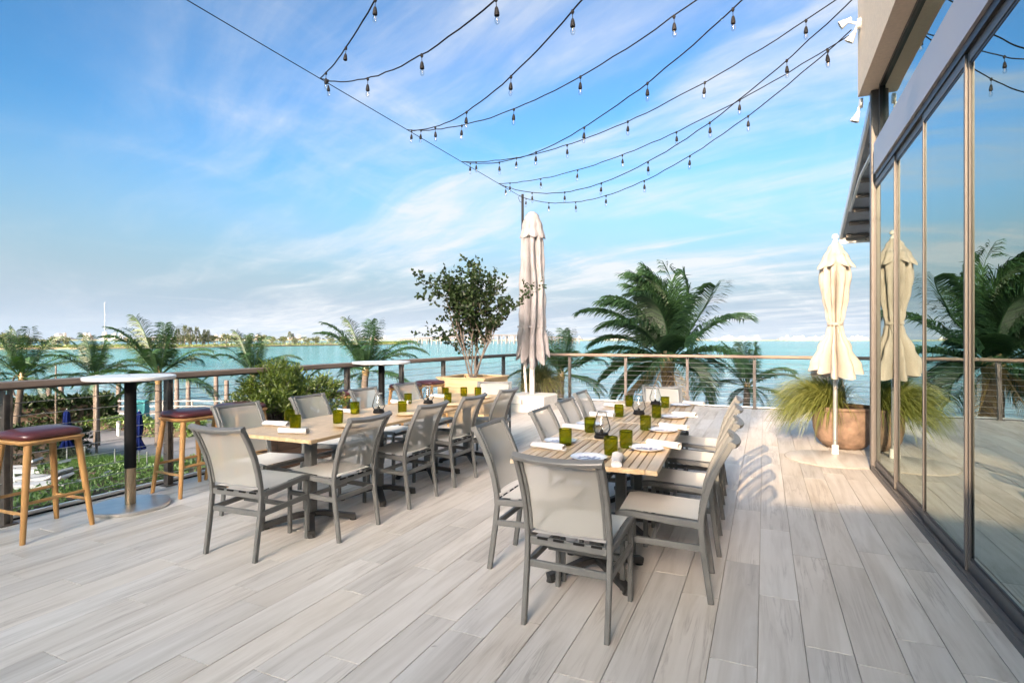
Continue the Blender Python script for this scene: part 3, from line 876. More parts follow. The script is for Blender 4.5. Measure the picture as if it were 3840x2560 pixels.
for i, (x, y) in enumerate(((-0.525, 3.345), (-0.53, 4.06), (-0.56, 4.87), (-0.585, 5.60))):
    chair('cream sling chair on the window side of the right table, %s from the camera' % ORD[i], x, y, R(90 + 3) + jit.uniform(-.02, .02), GR)
for i, (x, y) in enumerate(((-1.31, 3.295), (-1.275, 4.13), (-1.30, 4.80), (-1.41, 5.62))):
    chair('cream sling chair on the left side of the right table, %s from the camera' % ORD[i], x, y, R(-90 + 2) + jit.uniform(-.02, .02), GR)
chair('cream sling chair, back to the camera, at the near head of the right table', -0.876, 2.79, R(-1), GR)
chair('cream sling chair at the far head of the right table', -1.0, 6.25, R(180 + 14), GR)
chair_g.location = (1.02, 9.75, 0); chair_g.rotation_euler = (0, 0, R(200))
chair_g['label'] = 'grey sling chair standing behind the terracotta planter by the building corner'

# ------------------------------------------------------------------ tables
TW, TH = 0.82, 0.742
def make_table(wood, slat_w, gap):
    """slats along local y, framed by side boards; pedestal with four feet"""
    t = thing('dining_table', 'x', 'table')
    TL = 0.805
    for s in (-1, 1):
        MB().cbox((0, 0, 0), (0.062, TL, 0.026), 0.003).build('side_board', wood, t, loc=(s * (TW / 2 - 0.031), 0, TH - 0.013))
    for s in (-1, 1):
        MB().cbox((0, 0, 0), (TW - 0.128, 0.030, 0.025), 0.003).build('end_board', wood, t, loc=(0, s * (TL / 2 - 0.015), TH - 0.0128))
    inner = TW - 0.124
    n = round(inner / slat_w); sw = inner / n
    sm = MB().cbox((0, 0, 0), (sw - gap, TL - 0.062, 0.018), 0.002).mesh('slat', wood)
    for i in range(n): put('slat', sm, t, (-inner / 2 + sw * (i + 0.5), 0, TH - 0.0098))
    ap = MB()
    for s in (-1, 1): ap.box((0, s * 0.25, TH - 0.036), (TW - 0.16, 0.05, 0.02))
    ap.box((0, 0, TH - 0.050), (0.4, 0.5, 0.012))
    ap.build('support_frame', M['table_metal'], t)
    MB().sweep([(0, 0, 0.06), (0, 0, TH - 0.055)], (1, 0, 0), 0.075, 0.075, 0.008).build('pedestal', M['chair_metal'], t)
    fm = MB().sweep([(0, 0.02, 0.085), (0, 0.10, 0.078), (0, 0.24, 0.045), (0, 0.33, 0.028)], (1, 0, 0), 0.055, 0.04, 0.006)
    fm.tube([(0, 0.315, 0.0), (0, 0.315, 0.03)], [0.026, 0.022], 10)
    fme = fm.mesh('foot', M['table_metal'])
    for k in range(4): put('foot', fme, t, (0, 0, 0), R(45 + 90 * k))
    return t
tabR = make_table(M['teak'], 0.047, 0.006)
tabL = make_table(M['teak_pale'], 0.047, 0.0025)
remember(None)
d = V((-math.sin(RT), math.cos(RT), 0))
pR = V((-0.932, 2.885 + 0.405, 0))
for i in range(4):
    p = pR + d * (0.815 * i)
    lab = 'square slatted teak table, %s of the four pushed together in the right row' % ORD[i]
    if i == 0:
        tabR.location = p; tabR.rotation_euler = (0, 0, RT); tabR['label'] = lab; tabR['group'] = 'tables of the right row'
    else: dup(tabR, lab, p, RT, 'tables of the right row')
for i in range(4):
    p = (-3.185, 2.83 + 0.41 + 0.822 * i, 0)
    lab = 'square teak table, %s of the four pushed together in the left row' % ORD[i]
    if i == 0:
        tabL.location = p; tabL.rotation_euler = (0, 0, R(90)); tabL['label'] = lab; tabL['group'] = 'tables of the left row'
    else: dup(tabL, lab, p, R(90), 'tables of the left row')

# ------------------------------------------------------------------ tableware
ZT = TH + 0.001
tumbler_me = MB().lathe([(0.0, 0.006), (0.030, 0.006), (0.0385, 0.010), (0.0405, 0.05), (0.041, 0.112), (0.0392, 0.113), (0.0388, 0.104)], 24, mod=lambda r, z, a: (r, z)).mesh('green_tumbler', M['tumbler'], 40)
def tumbler(label, x, y, g):
    tag(put('green_tumbler', tumbler_me, None, (x, y, ZT - 0.005)), label, 'glass', g)
for i, (x, y) in enumerate(((-1.16, 3.37), (-1.16, 3.92), (-1.16, 4.81), (-1.25, 5.62))):
    tumbler('green glass tumbler on the left half of the right table, %s from the camera' % ORD[i], x, y, 'tumblers on the right table')
for i, (x, y) in enumerate(((-0.82, 3.20), (-0.79, 3.46), (-0.81, 4.19), (-0.85, 4.89), (-0.90, 5.66))):
    tumbler('green glass tumbler on the window half of the right table, %s from the camera' % ORD[i], x, y, 'tumblers on the right table')
for i, (x, y) in enumerate(((-3.23, 3.13), (-3.14, 3.49), (-3.05, 4.24), (-3.08, 5.10), (-3.12, 5.86))):
    tumbler('green glass tumbler on the inner half of the left table, %s from the camera' % ORD[i], x, y, 'tumblers on the left table')
for i, (x, y) in enumerate(((-3.50, 3.33), (-3.41, 4.01), (-3.43, 4.87), (-3.44, 5.64), (-3.28, 5.80))):
    tumbler('green glass tumbler on the railing half of the left table, %s from the camera' % ORD[i], x, y, 'tumblers on the left table')

plate_prof = [(0.0, 0.006), (0.055, 0.006), (0.062, 0.004), (0.066, 0.004), (0.080, 0.010), (0.104, 0.019), (0.106, 0.0215), (0.103, 0.0225), (0.080, 0.0145), (0.064, 0.0095), (0.0, 0.0095)]
plate_w = MB().lathe(plate_prof, 36).mesh('plate', M['ceramic'], 50)
plate_b = MB().lathe(plate_prof, 36).mesh('plate', M['rattan_plate'], 50)
txt = bpy.data.curves.new('lettering', 'FONT')
txt.body = 'JOIA'; txt.size = 0.098; txt.align_x = 'CENTER'; txt.align_y = 'CENTER'; txt.extrude = 0.0004; txt.shear = 0.18; txt.offset = 0.003
txt.materials.append(M['ink'])
_to = put('lettering_curve', txt); bpy.context.view_layer.update()
letter_me = bpy.data.meshes.new_from_object(_to.evaluated_get(bpy.context.evaluated_depsgraph_get()))
bpy.data.objects.remove(_to)
dots = MB()
for k in range(26):
    a = 2 * PI * k / 26 + 0.13 * math.sin(k * 2.3)
    if k % 3 == 0: continue
    dots.lathe([(0.006, 0.0), (0.004, 0.0012), (0.0, 0.0014)], 5, (0.076 * math.cos(a), 0.056 * math.sin(a) , 0.0))
dots_me = dots.mesh('floral_print', M['ink'])
def plate(label, x, y, white, g, rz=R(17)):
    t = put('plate', plate_w if white else plate_b, None, (x, y, ZT - 0.004)); tag(t, label, 'plate', g)
    t.rotation_euler = (0, 0, rz)
    if white:
        put('lettering', letter_me, t, (0, -0.004, 0.0104))
        put('floral_print', dots_me, t, (0, 0, 0.0100))
for i, (x, y) in enumerate(((-0.66, 3.44), (-0.68, 4.18), (-0.72, 4.93), (-0.78, 5.86))):
    plate('blue-lettered white plate on the window side of right table, %s from the camera' % ORD[i], x, y, True, 'lettered plates on the right table')
plate('blue-lettered white plate at the near head of the right table', -0.905, 3.035, True, 'lettered plates on the right table')
for i, (x, y) in enumerate(((-1.225, 3.45), (-1.26, 4.24), (-1.30, 4.98))):
    plate('blue-lettered white plate on the left side of right table, %s from the camera' % ORD[i], x, y, True, 'lettered plates on the right table')
for i, (x, y) in enumerate(((-2.935, 3.38), (-2.91, 4.11), (-2.91, 4.88), (-2.95, 5.66))):
    plate('beige plate on the inner side of the left table, %s from the camera' % ORD[i], x, y, False, 'beige plates on the left table')

def make_napkin(seed):
    rg = random.Random(seed); m_ = MB(); n, k = 18, 20; vs = []
    for i in range(n + 1):
        u = i / n; y = (u - 0.5) * 0.215
        rr = 0.0235 + 0.002 * math.sin(u * 5 + seed) + 0.003 * u
        for j in range(k):
            a = 2 * PI * j / k
            q = rr * (1 + 0.07 * math.sin(3 * a + u * 5.0 + seed) + 0.05 * math.sin(7 * a + 2 * seed + u * 3))
            x, z = q * 1.22 * math.cos(a), q * 0.84 * math.sin(a)
            vs.append((x, y + 0.006 * math.sin(2 * a + seed) * (1 if i in (0, n) else 0), max(z, -0.018) + 0.018))
    fs = [(i * k + j, i * k + (j + 1) % k, (i + 1) * k + (j + 1) % k, (i + 1) * k + j) for i in range(n) for j in range(k)]
    m_.add(vs, fs)
    for e, yy, sg in ((0, -0.1075, 1), (n, 0.1075, -1)):      # rolled spiral ends, set slightly in
        sp = []
        for q in range(40):
            a = q * 0.42; r_ = 0.003 + 0.00042 * q * 1.15
            sp.append((r_ * 1.2 * math.cos(a), yy + sg * (0.012 - 0.0002 * q), r_ * 0.82 * math.sin(a) + 0.0185))
        m_.tube(sp, 0.0013, 4, False)
        ring = [vs[e * k + j] for j in range(k)]
        c_ = (0, yy + sg * 0.014, 0.018)
        m_.add(ring + [c_], [(j, (j + 1) % k, k) for j in range(k)])
    return m_.mesh('rolled_napkin', M['napkin'], 60)
nap = [make_napkin(s) for s in (1, 2, 3)]
def napkin(label, x, y, rz, g, k):
    tag(put('rolled_napkin', nap[k % 3], None, (x, y, ZT - 0.0005), rz), label, 'napkin', g)
for i, (x, y, a) in enumerate(((-1.215, 3.215, 84), (-1.285, 4.0, 80), (-1.295, 4.76, 86), (-1.36, 5.47, 82))):
    napkin('white rolled napkin on the left side of the right table, %s from the camera' % ORD[i], x, y, R(a), 'napkins on the right table', i)
for i, (x, y, a) in enumerate(((-0.575, 3.585, 70), (-0.62, 4.33, 74), (-0.64, 5.08, 72), (-0.66, 6.0, 70))):
    napkin('white rolled napkin on the window side of the right table, %s from the camera' % ORD[i], x, y, R(a), 'napkins on the right table', i + 1)
napkin('white rolled napkin lying lengthwise at the near head of the right table', -0.735, 3.005, R(12), 'napkins on the right table', 2)
for i, (x, y, a) in enumerate(((-3.49, 3.19, 100), (-3.49, 4.02, 96), (-3.50, 4.84, 92), (-3.47, 5.55, 95))):
    napkin('white rolled napkin on the railing side of the left table, %s from the camera' % ORD[i], x, y, R(a), 'napkins on the left table', i)
napkin('white rolled napkin at the near head of the left table', -3.10, 2.985, R(-72), 'napkins on the left table', 1)

# table lanterns: black dished base, tapering clear shade, candle inside
def make_lantern():
    t = thing('table_lantern', 'x', 'lantern')
    MB().lathe([(0.0, 0.0), (0.050, 0.0), (0.053, 0.012), (0.045, 0.026), (0.047, 0.034), (0.036, 0.036), (0.0, 0.030)], 20).build('base', M['black'], t, 40)
    MB().lathe([(0.042, 0.034), (0.058, 0.056), (0.060, 0.072), (0.053, 0.10), (0.042, 0.135), (0.034, 0.165), (0.0325, 0.176)], 24, mod=lambda r, z, a: (r, z)).build('glass_shade', M['clear'], t, 60)
    MB().lathe([(0.030, 0.1755), (0.033, 0.1755), (0.033, 0.184), (0.030, 0.184), (0.030, 0.1755)], 24).build('rim', M['grey_alu'], t, 40)
    MB().lathe([(0.0, 0.032), (0.013, 0.034), (0.010, 0.055), (0.004, 0.06), (0.0, 0.07)], 10).build('burner', M['black'], t, 40)
    return t
lan0 = make_lantern(); remember(None)
spots = [((-1.02, 3.73), 'nearest of three on the right table'), ((-1.035, 5.05), 'second of three on the right table'), ((-1.03, 5.86), 'farthest of three on the right table'),
         ((-3.25, 4.15), 'nearer of two on the left table'), ((-3.25, 4.98), 'farther of two on the left table')]
for i, ((x, y), s) in enumerate(spots):
    lab = 'clear glass table lantern with black base, ' + s
    if i == 0: lan0.location = (x, y, ZT); lan0['label'] = lab; lan0['group'] = 'table lanterns'
    else: dup(lan0, lab, (x, y, ZT), 0, 'table lanterns')

# ------------------------------------------------------------------ bar stools and bar tables
def make_stool():
    t = thing('bar_stool', 'x', 'stool')
    hs = 0.70
    def rr(hx, hy, z, r):                                      # rounded rectangle ring
        P = []
        for (sx, sy, a0) in ((1, 1, 0), (-1, 1, 90), (-1, -1, 180), (1, -1, 270)):
            for q in range(6):
                a = R(a0 + 18 * q)
                P.append(V((sx * (hx - r) + r * math.cos(a), sy * (hy - r) + r * math.sin(a), z)))
        return P
    def stack(rings):
        m_ = MB(); k = len(rings[0]); vs = [p for r_ in rings for p in r_]
        fs = [(i * k + j, i * k + (j + 1) % k, (i + 1) * k + (j + 1) % k, (i + 1) * k + j) for i in range(len(rings) - 1) for j in range(k)]
        fs += [tuple(range(k - 1, -1, -1)), tuple((len(rings) - 1) * k + j for j in range(k))]
        return m_.add(vs, fs)
    stack([rr(.185, .195, hs - .028, .07), rr(.20, .212, hs - .018, .08), rr(.205, .217, hs - .004, .08), rr(.20, .212, hs + .004, .08)]).build('seat_frame', M['stool_wood'], t, 35)
    stack([rr(.182, .194, hs + .004, .075), rr(.194, .206, hs + .018, .085), rr(.196, .208, hs + .034, .085), rr(.185, .197, hs + .052, .09), rr(.15, .162, hs + .064, .08), rr(.09, .10, hs + .071, .06), rr(.03, .03, hs + .073, .02)]).build('cushion', M['leather'], t, 70)
    def lp(sx, sy, z):
        u = 1 - z / (hs - 0.02)
        return V((sx * (0.150 + 0.062 * u), sy * (0.162 + 0.066 * u), z))
    for sx in (-1, 1):
        for sy in (-1, 1):
            MB().tube([lp(sx, sy, 0), lp(sx, sy, 0.05), lp(sx, sy, 0.4), lp(sx, sy, hs - 0.02)], [0.0165, 0.018, 0.0225, 0.0235], 12).build('leg', M['stool_wood'], t, 40)
    for (a, b_, z) in (((-1, -1), (1, -1), 0.20), ((-1, 1), (1, 1), 0.20), ((-1, -1), (-1, 1), 0.27), ((1, -1), (1, 1), 0.27)):
        MB().tube([lp(*a, z), lp(*b_, z)], 0.0125, 8).build('footrest', M['stool_wood'], t, 40)
    return t
st0 = make_stool(); remember(None)
for i, (x, y, rz, lab) in enumerate(((-4.90, 2.29, 4, 'maroon-cushioned wooden bar stool closest to the camera at the railing'),
        (-4.94, 3.50, -3, 'maroon-cushioned wooden bar stool just beyond the nearer bar table'),
        (-4.95, 4.05, 2, 'maroon-cushioned wooden bar stool right behind the second one, before the leafy shrub'),
        (-4.95, 5.62, 0, 'maroon-cushioned wooden bar stool between the leafy shrub and the farther bar table'),
        (-4.90, 6.90, 3, 'maroon-cushioned wooden bar stool just beyond the farther bar table'),
        (-4.92, 7.58, -2, 'maroon-cushioned wooden bar stool beside the wooden tree planter'))):
    if i == 0:
        st0.location = (x, y, 0); st0.rotation_euler = (0, 0, R(rz)); st0['label'] = lab; st0['group'] = 'bar stools along the railing'
    else: dup(st0, lab, (x, y, 0), R(rz), 'bar stools along the railing')
def make_bar_table(r_top):
    t = thing('bar_table', 'x', 'table')
    MB().lathe([(0.0, 1.08), (r_top - 0.02, 1.08), (r_top - 0.004, 1.086), (r_top, 1.094), (r_top, 1.108), (r_top - 0.004, 1.113), (0.0, 1.113)], 64).build('table_top', M['white_top'], t, 30)
    MB().lathe([(0.0, 1.06), (0.16, 1.06), (0.16, 1.08), (0.0, 1.08)], 24).build('top_plate', M['black'], t, 30)
    MB().tube([(0, 0, 0.335), (0, 0, 1.065)], 0.044, 20).build('pole_sleeve', M['black'], t, 40)
    MB().tube([(0, 0, 0.012), (0, 0, 0.335)], 0.0405, 20).build('pole', M['bronze_pole'], t, 40)
    MB().lathe([(0.0, 0.0), (0.290, 0.0), (0.295, 0.004), (0.295, 0.024), (0.288, 0.030), (0.0, 0.031)], 64).build('base_plate', M['steel_plate'], t, 30)
    return t
b1 = make_bar_table(0.335); b1.location = (-4.90, 2.93, 0); b1['label'] = 'round white bar table on a black pole, nearer one at the railing'; b1['group'] = 'bar tables'
b2 = make_bar_table(0.40); b2.location = (-4.90, 6.32, 0); b2['label'] = 'round white bar table on a black pole, farther one at the railing'; b2['group'] = 'bar tables'

# ================================================================== UMBRELLAS
def canopy_mesh(prof, folds, amp, n=120, hem=None, seed=0, sharp=1.0, name='canopy', m=None):
    """prof: (z, r, fold depth 0-1); folds give pleats; hem(a) lifts the lowest rows"""
    rg = random.Random(seed)
    ph = [rg.uniform(-0.35, 0.35) for _ in range(folds)]
    dp = [rg.uniform(0.65, 1.15) for _ in range(folds)]
    mb = MB(); vs = []
    rows = len(prof)
    for i, (z, r, k) in enumerate(prof):
        for j in range(n):
            a = 2 * PI * j / n
            tw = a + 0.10 * math.sin(z * 3 + seed) + 0.05 * math.sin(3 * a)
            f = tw / (2 * PI) * folds
            fi = int(math.floor(f)) % folds; q = f - math.floor(f)
            q = min(1, max(0, q + ph[fi] * q * (1 - q)))
            s_ = math.sin(PI * q) ** sharp                       # 0 at a crease, 1 on the rib
            rr = r * max(0.2, 1 - k * amp * dp[fi] * (1 - s_)) * (1 + 0.025 * math.sin(7 * z + 3 * a + seed)) + 0.5 * r * k * 0.22 * noise.noise(V((math.cos(a) * 3.1, math.sin(a) * 3.1, z * 4.2 + seed))) + 0.010 * k * noise.noise(V((math.cos(a) * 9, math.sin(a) * 9, z * 9 + a)))
            zz = z
            if hem is not None:
                zz += hem(a, s_) * max(0.0, (i - rows * 0.55) / (rows * 0.45))
            vs.append((rr * math.cos(a), rr * math.sin(a), zz))
    fs = [(i * n + j, i * n + (j + 1) % n, (i + 1) * n + (j + 1) % n, (i + 1) * n + j) for i in range(rows - 1) for j in range(n)]
    return mb.add(vs, fs)
def interp(keys, m):
    out = []
    for i in range(m + 1):
        z = keys[0][0] + (keys[-1][0] - keys[0][0]) * i / m
        for a, b in zip(keys, keys[1:]):
            if (a[0] - z) * (b[0] - z) <= 1e-9:
                q = 0 if a[0] == b[0] else (z - a[0]) / (b[0] - a[0]); q = q * q * (3 - 2 * q)
                out.append((z, a[1] + (b[1] - a[1]) * q, a[2] + (b[2] - a[2]) * q)); break
    return out
# closed cream umbrella in the sun by the glass doors
u = thing('closed_umbrella', 'closed cream umbrella tied at the waist, standing in the sun by the glass doors', 'umbrella', (0.80, 7.88, 0))
canopy_mesh(interp([(2.36, 0.165, 0.2), (2.18, 0.175, 0.55), (1.95, 0.150, 0.75), (1.72, 0.105, 0.9), (1.61, 0.082, 0.95), (1.52, 0.10, 0.9), (1.30, 0.19, 0.85), (1.10, 0.275, 0.95), (1.00, 0.30, 1.0)], 60), 9, 0.80, 180,
            lambda a, s_: 0.05 * (1 - s_) - 0.02 + 0.05 * math.sin(2 * a + 1), 2, 0.8).build('canopy', M['canvas'], u, 70)
canopy_mesh(interp([(2.62, 0.035, 0.0), (2.55, 0.085, 0.2), (2.42, 0.155, 0.5), (2.30, 0.215, 0.8)], 16), 8, 0.42, 96, lambda a, s_: 0.055 * (1 - s_) + 0.02 * math.sin(3 * a), 5, 0.9).build('top_vent', M['canvas'], u, 70)
MB().lathe([(0.0, 2.60), (0.032, 2.60), (0.032, 2.645), (0.018, 2.655), (0.018, 2.668), (0.036, 2.674), (0.038, 2.70), (0.024, 2.722), (0.0, 2.728)], 16).build('finial', M['white_alu'], u, 40)
MB().tube([(0, 0, 0.10), (0, 0, 2.62)], 0.024, 14).build('mast', M['grey_alu'], u, 40)
MB().tube([(0, 0, 0.012), (0, 0, 0.12)], [0.042, 0.038], 14).build('socket', M['white_alu'], u, 40)
MB().lathe([(0.070, 1.60), (0.088, 1.60), (0.09, 1.615), (0.088, 1.63), (0.070, 1.63)], 20).build('tie_strap', M['canvas'], u, 40)
MB().tube([(0.02, -0.088, 1.615), (0.035, -0.10, 1.56), (0.02, -0.105, 1.50)], 0.006, 6).build('tie_tail', M['canvas'], u, 40)
MB().lathe([(0.0, 0.0), (0.505, 0.0), (0.505, 0.008), (0.500, 0.010), (0.0, 0.010)], 64, (-0.06, -0.30, 0)).build('base_plate', M['floor'], u, 30)
MB().lathe([(0.507, 0.0005), (0.516, 0.0005), (0.516, 0.006), (0.507, 0.007), (0.507, 0.0005)], 64, (-0.06, -0.30, 0), mod=lambda r, z, a: (r, z)).build('rim_band', M['grout'], u, 30)
# large closed umbrella in the far corner
u = thing('closed_umbrella', 'tall closed mauve-grey umbrella on a white box base in the far corner', 'umbrella', (-4.27, 10.35, 0))
canopy_mesh(interp([(3.98, 0.07, 0.0), (3.93, 0.12, 0.15), (3.55, 0.225, 0.55), (3.0, 0.245, 0.7), (2.4, 0.27, 0.75), (1.95, 0.285, 0.75), (1.68, 0.275, 0.85), (1.45, 0.32, 0.9), (1.10, 0.36, 0.95)], 70), 9, 0.78, 180,
            lambda a, s_: 0.32 * (0.5 - s_) + 0.12 * math.sin(2 * a + 0.6), 4, 0.85).build('canopy', M['canvas_mauve'], u, 70)
canopy_mesh(interp([(4.0, 0.05, 0.0), (3.94, 0.135, 0.1), (3.70, 0.215, 0.45), (3.45, 0.262, 0.7)], 16), 8, 0.35, 96, lambda a, s_: 0.07 * (1 - s_), 7, 0.9).build('top_vent', M['canvas_mauve'], u, 70)
canopy_mesh([(1.66, 0.292, 0.8), (1.68, 0.297, 0.8), (1.70, 0.292, 0.8)], 8, 0.5, 96, None, 4, 0.85).build('tie_strap', M['canvas_mauve'], u, 70)
MB().sweep([(0, 0, 0.32), (0, 0, 3.9)], (1, 0, 0), 0.085, 0.085, 0.01).build('mast', M['base_white'], u)
MB().tube([(-0.10, -0.08, 0.36), (-0.13, -0.10, 0.9), (-0.22, -0.14, 1.7)], 0.026, 8).build('arm', M['base_white'], u, 40)
bb = MB().cbox((0, 0, 0.075), (0.84, 0.84, 0.15), 0.012); bb.cbox((0, 0, 0.24), (0.80, 0.80, 0.165), 0.02)
bb.build('base_box', M['base_white'], u)
MB().box((-0.05, -0.405, 0.20), (0.018, 0.012, 0.09)).build('latch', M['black'], u)
for sx in (-1, 1):
    for sy in (-1, 1):
        MB().box((sx * 0.33, sy * 0.33, 0.002), (0.08, 0.08, 0.004)).build('foot', M['black'], u)

# ================================================================== PLANTS
def add_leaf(mb, p, d, L_, W_, nrm, fold=0.25):
    """pointed leaf: 4 outer points and a crease"""
    d = d.normalized(); s_ = d.cross(nrm)
    if s_.length < 1e-4: s_ = d.cross(V((0.3, 0.5, 0.8)))
    s_.normalize(); nn_ = s_.cross(d)
    o = len(mb.v)
    m_ = p + d * L_ * 0.48
    mb.v += [tuple(p), tuple(m_ + s_ * W_ * 0.5 + nn_ * W_ * fold), tuple(p + d * L_), tuple(m_ - s_ * W_ * 0.5 + nn_ * W_ * fold)]
    mb.f += [(o, o + 1, o + 2), (o, o + 2, o + 3)]
def rvec(rg):
    while True:
        v = V((rg.uniform(-1, 1), rg.uniform(-1, 1), rg.uniform(-1, 1)))
        if 0.05 < v.length < 1: return v.normalized()

def grass_clump(n, Lm, rg, spread=1.0, width=0.006, r0=0.08, lean=(0, 0)):
    mb = MB()
    for i in range(n):
        a = rg.uniform(0, 2 * PI); el = rg.uniform(0.55, 1.5) if rg.random() < .8 else rg.uniform(0.2, 0.6)
        L_ = Lm * rg.uniform(0.6, 1.05)
        h = V((math.cos(a), math.sin(a), 0)); p = h * rg.uniform(0, r0)
        side_ = V((-math.sin(a), math.cos(a), 0))
        dirv = h * math.cos(el) * spread + V((lean[0], lean[1], math.sin(el)))
        dirv.normalize(); pts = [p.copy()]
        k = 5
        for q in range(k):
            dirv = (dirv + V((0, 0, -0.20 - 0.16 * q)) * rg.uniform(0.6, 1.0) * (0.4 + spread * .6)).normalized()
            p = p + dirv * (L_ / k); pts.append(p.copy())
        o = len(mb.v)
        for q, pt in enumerate(pts):
            w_ = width * (1 - (q / k) ** 2) + 0.0006
            mb.v += [tuple(pt - side_ * w_), tuple(pt + side_ * w_)]
        for q in range(k): mb.f.append((o + 2 * q, o + 2 * q + 1, o + 2 * q + 3, o + 2 * q + 2))
    return mb

# --- potted fountain grass by the building corner
pg = thing('potted_grass', 'golden fountain grass in a large terracotta pot by the building corner', 'potted plant', (0.96, 8.48, 0))
MB().lathe([(0.0, 0.0), (0.20, 0.0), (0.255, 0.03), (0.325, 0.12), (0.365, 0.26), (0.372, 0.40), (0.362, 0.50), (0.378, 0.515), (0.378, 0.545), (0.352, 0.548), (0.34, 0.50), (0.0, 0.48)], 48).build('pot', M['terracotta'], pg, 40)
MB().lathe([(0.0, 0.50), (0.338, 0.495)], 24, mod=lambda r, z, a: (r, z)).build('soil', M['soil'], pg)
gm = grass_clump(2000, 0.84, random.Random(5), 0.85, 0.0055, 0.15, (-0.48, 0.10)).build('grass', M['grass_gold'], pg, loc=(-0.17, 0.05, 0.50))
# --- grass pot behind the big umbrella
pg = thing('potted_grass', 'olive fountain grass in a dark pot behind the tall closed umbrella', 'potted plant', (-4.55, 11.45, 0))
MB().lathe([(0.0, 0.0), (0.25, 0.0), (0.36, 0.30), (0.40, 0.50), (0.36, 0.50), (0.34, 0.44), (0.0, 0.44)], 32).build('pot', M['dark_pot'], pg, 40)
grass_clump(1300, 0.85, random.Random(8), 1.0, 0.006, 0.2).build('grass', M['grass_olive'], pg, loc=(0, 0, 0.43))

# --- small tree in a cedar box
def box_planter(name, label, cat, c, w_, d_, h_, boards, wood, post_w=0.04):
    t = thing(name, label, cat, c)
    bh = h_ / boards
    for k in range(boards):
        z = bh * (k + 0.5)
        for s in (-1, 1):
            MB().cbox((0, 0, 0), (w_ - 0.03, 0.022, bh - 0.006), 0.002).build('board', wood, t, loc=(0, s * (d_ / 2 - 0.011), z))
            MB().cbox((0, 0, 0), (d_ - 0.052, 0.022, bh - 0.006), 0.002).build('board', wood, t, loc=(s * (w_ / 2 - 0.03), 0, z), rz=R(90))
    for sx in (-1, 1):
        for sy in (-1, 1):
            MB().box((0, 0, 0), (post_w, post_w, h_ - 0.02)).build('corner_post', wood, t, loc=(sx * (w_ / 2 - 0.055), sy * (d_ / 2 - 0.055), h_ / 2))
    for s in (-1, 1):
        MB().cbox((0, 0, 0), (w_ + 0.03, 0.07, 0.022), 0.003).build('cap', wood, t, loc=(0, s * (d_ / 2 - 0.02), h_ + 0.011))
        MB().cbox((0, 0, 0), (d_ - 0.112, 0.07, 0.022), 0.003).build('cap', wood, t, loc=(s * (w_ / 2 - 0.02), 0, h_ + 0.011), rz=R(90))
    MB().box((0, 0, h_ - 0.08), (w_ - 0.09, d_ - 0.06, 0.02)).build('soil', M['soil'], t)
    return t
box_planter('planter_box', 'light cedar planter box holding the small tree by the railing', 'planter', (-4.73, 8.71, 0), 0.94, 0.94, 0.75, 5, M['box_wood'])
tr = thing('small_tree', 'small multi-stemmed tree with dark round leaves in the cedar planter box', 'tree', (-4.73, 8.71, 0.68), scale=(0.95, 0.95, 0.90))
def grow_tree(rg):
    wood, leaves = MB(), MB()
    twigs = []
    def branch(p, d, L_, r, lvl):
        pts, rad_ = [p.copy()], [r]
        n_ = 5
        for q in range(n_):
            d = (d + rvec(rg) * 0.16 + V((0, 0, 0.05))).normalized()
            p = p + d * (L_ / n_); pts.append(p.copy()); rad_.append(r * (1 - 0.5 * (q + 1) / n_))
        wood.tube(pts, rad_, 6 if lvl < 2 else 4, False)
        if lvl >= 1:
            for q in range(1 if lvl == 1 else 0, n_ + 1): twigs.append((pts[q], d.copy(), lvl))
        if lvl < 3:
            m_ = (4, 4, 3)[lvl]
            for b_ in range(m_):
                k = 2 + int(rg.random() * (n_ - 1)) if b_ < m_ - 1 else n_
                k = min(k, n_)
                nd = (d * 0.80 + rvec(rg) * 0.66 + V((0, 0, 0.14))).normalized()
                branch(pts[k], nd, L_ * rg.uniform(0.5, 0.72), rad_[k] * 0.7, lvl + 1)
    # stems: direction (x, y) tilt and length, leaning left and right as in a vase
    for (ax, ay, L_) in ((-0.40, -0.2, 1.0), (-0.20, 0.15, 1.22), (-0.05, -0.10, 1.1), (0.20, 0.10, 1.28), (0.46, 0.26, 1.12), (0.34, -0.2, 0.95), (-0.36, 0.25, 0.9)):
        p0 = V((rg.uniform(-.06, .06), rg.uniform(-.06, .06), 0))
        branch(p0, V((ax, ay, 1.15)).normalized(), L_, rg.uniform(0.016, 0.024), 0)
    for p, d, lvl in twigs:
        if p.z < 0.55: continue
        for q in range(4 if lvl < 3 else 5):
            if rg.random() < 0.66: continue
            dd = (rvec(rg) + d * 0.5 + V((0, 0, 0.15))).normalized()
            add_leaf(leaves, p + rvec(rg) * 0.035, dd, rg.uniform(0.065, 0.10), rg.uniform(0.048, 0.068), rvec(rg), 0.15)
    return wood, leaves
wd_, lv_ = grow_tree(random.Random(21))
wd_.build('trunk', M['bark'], tr, 50)
lv_.build('crown', M['leaf_dark'], tr)

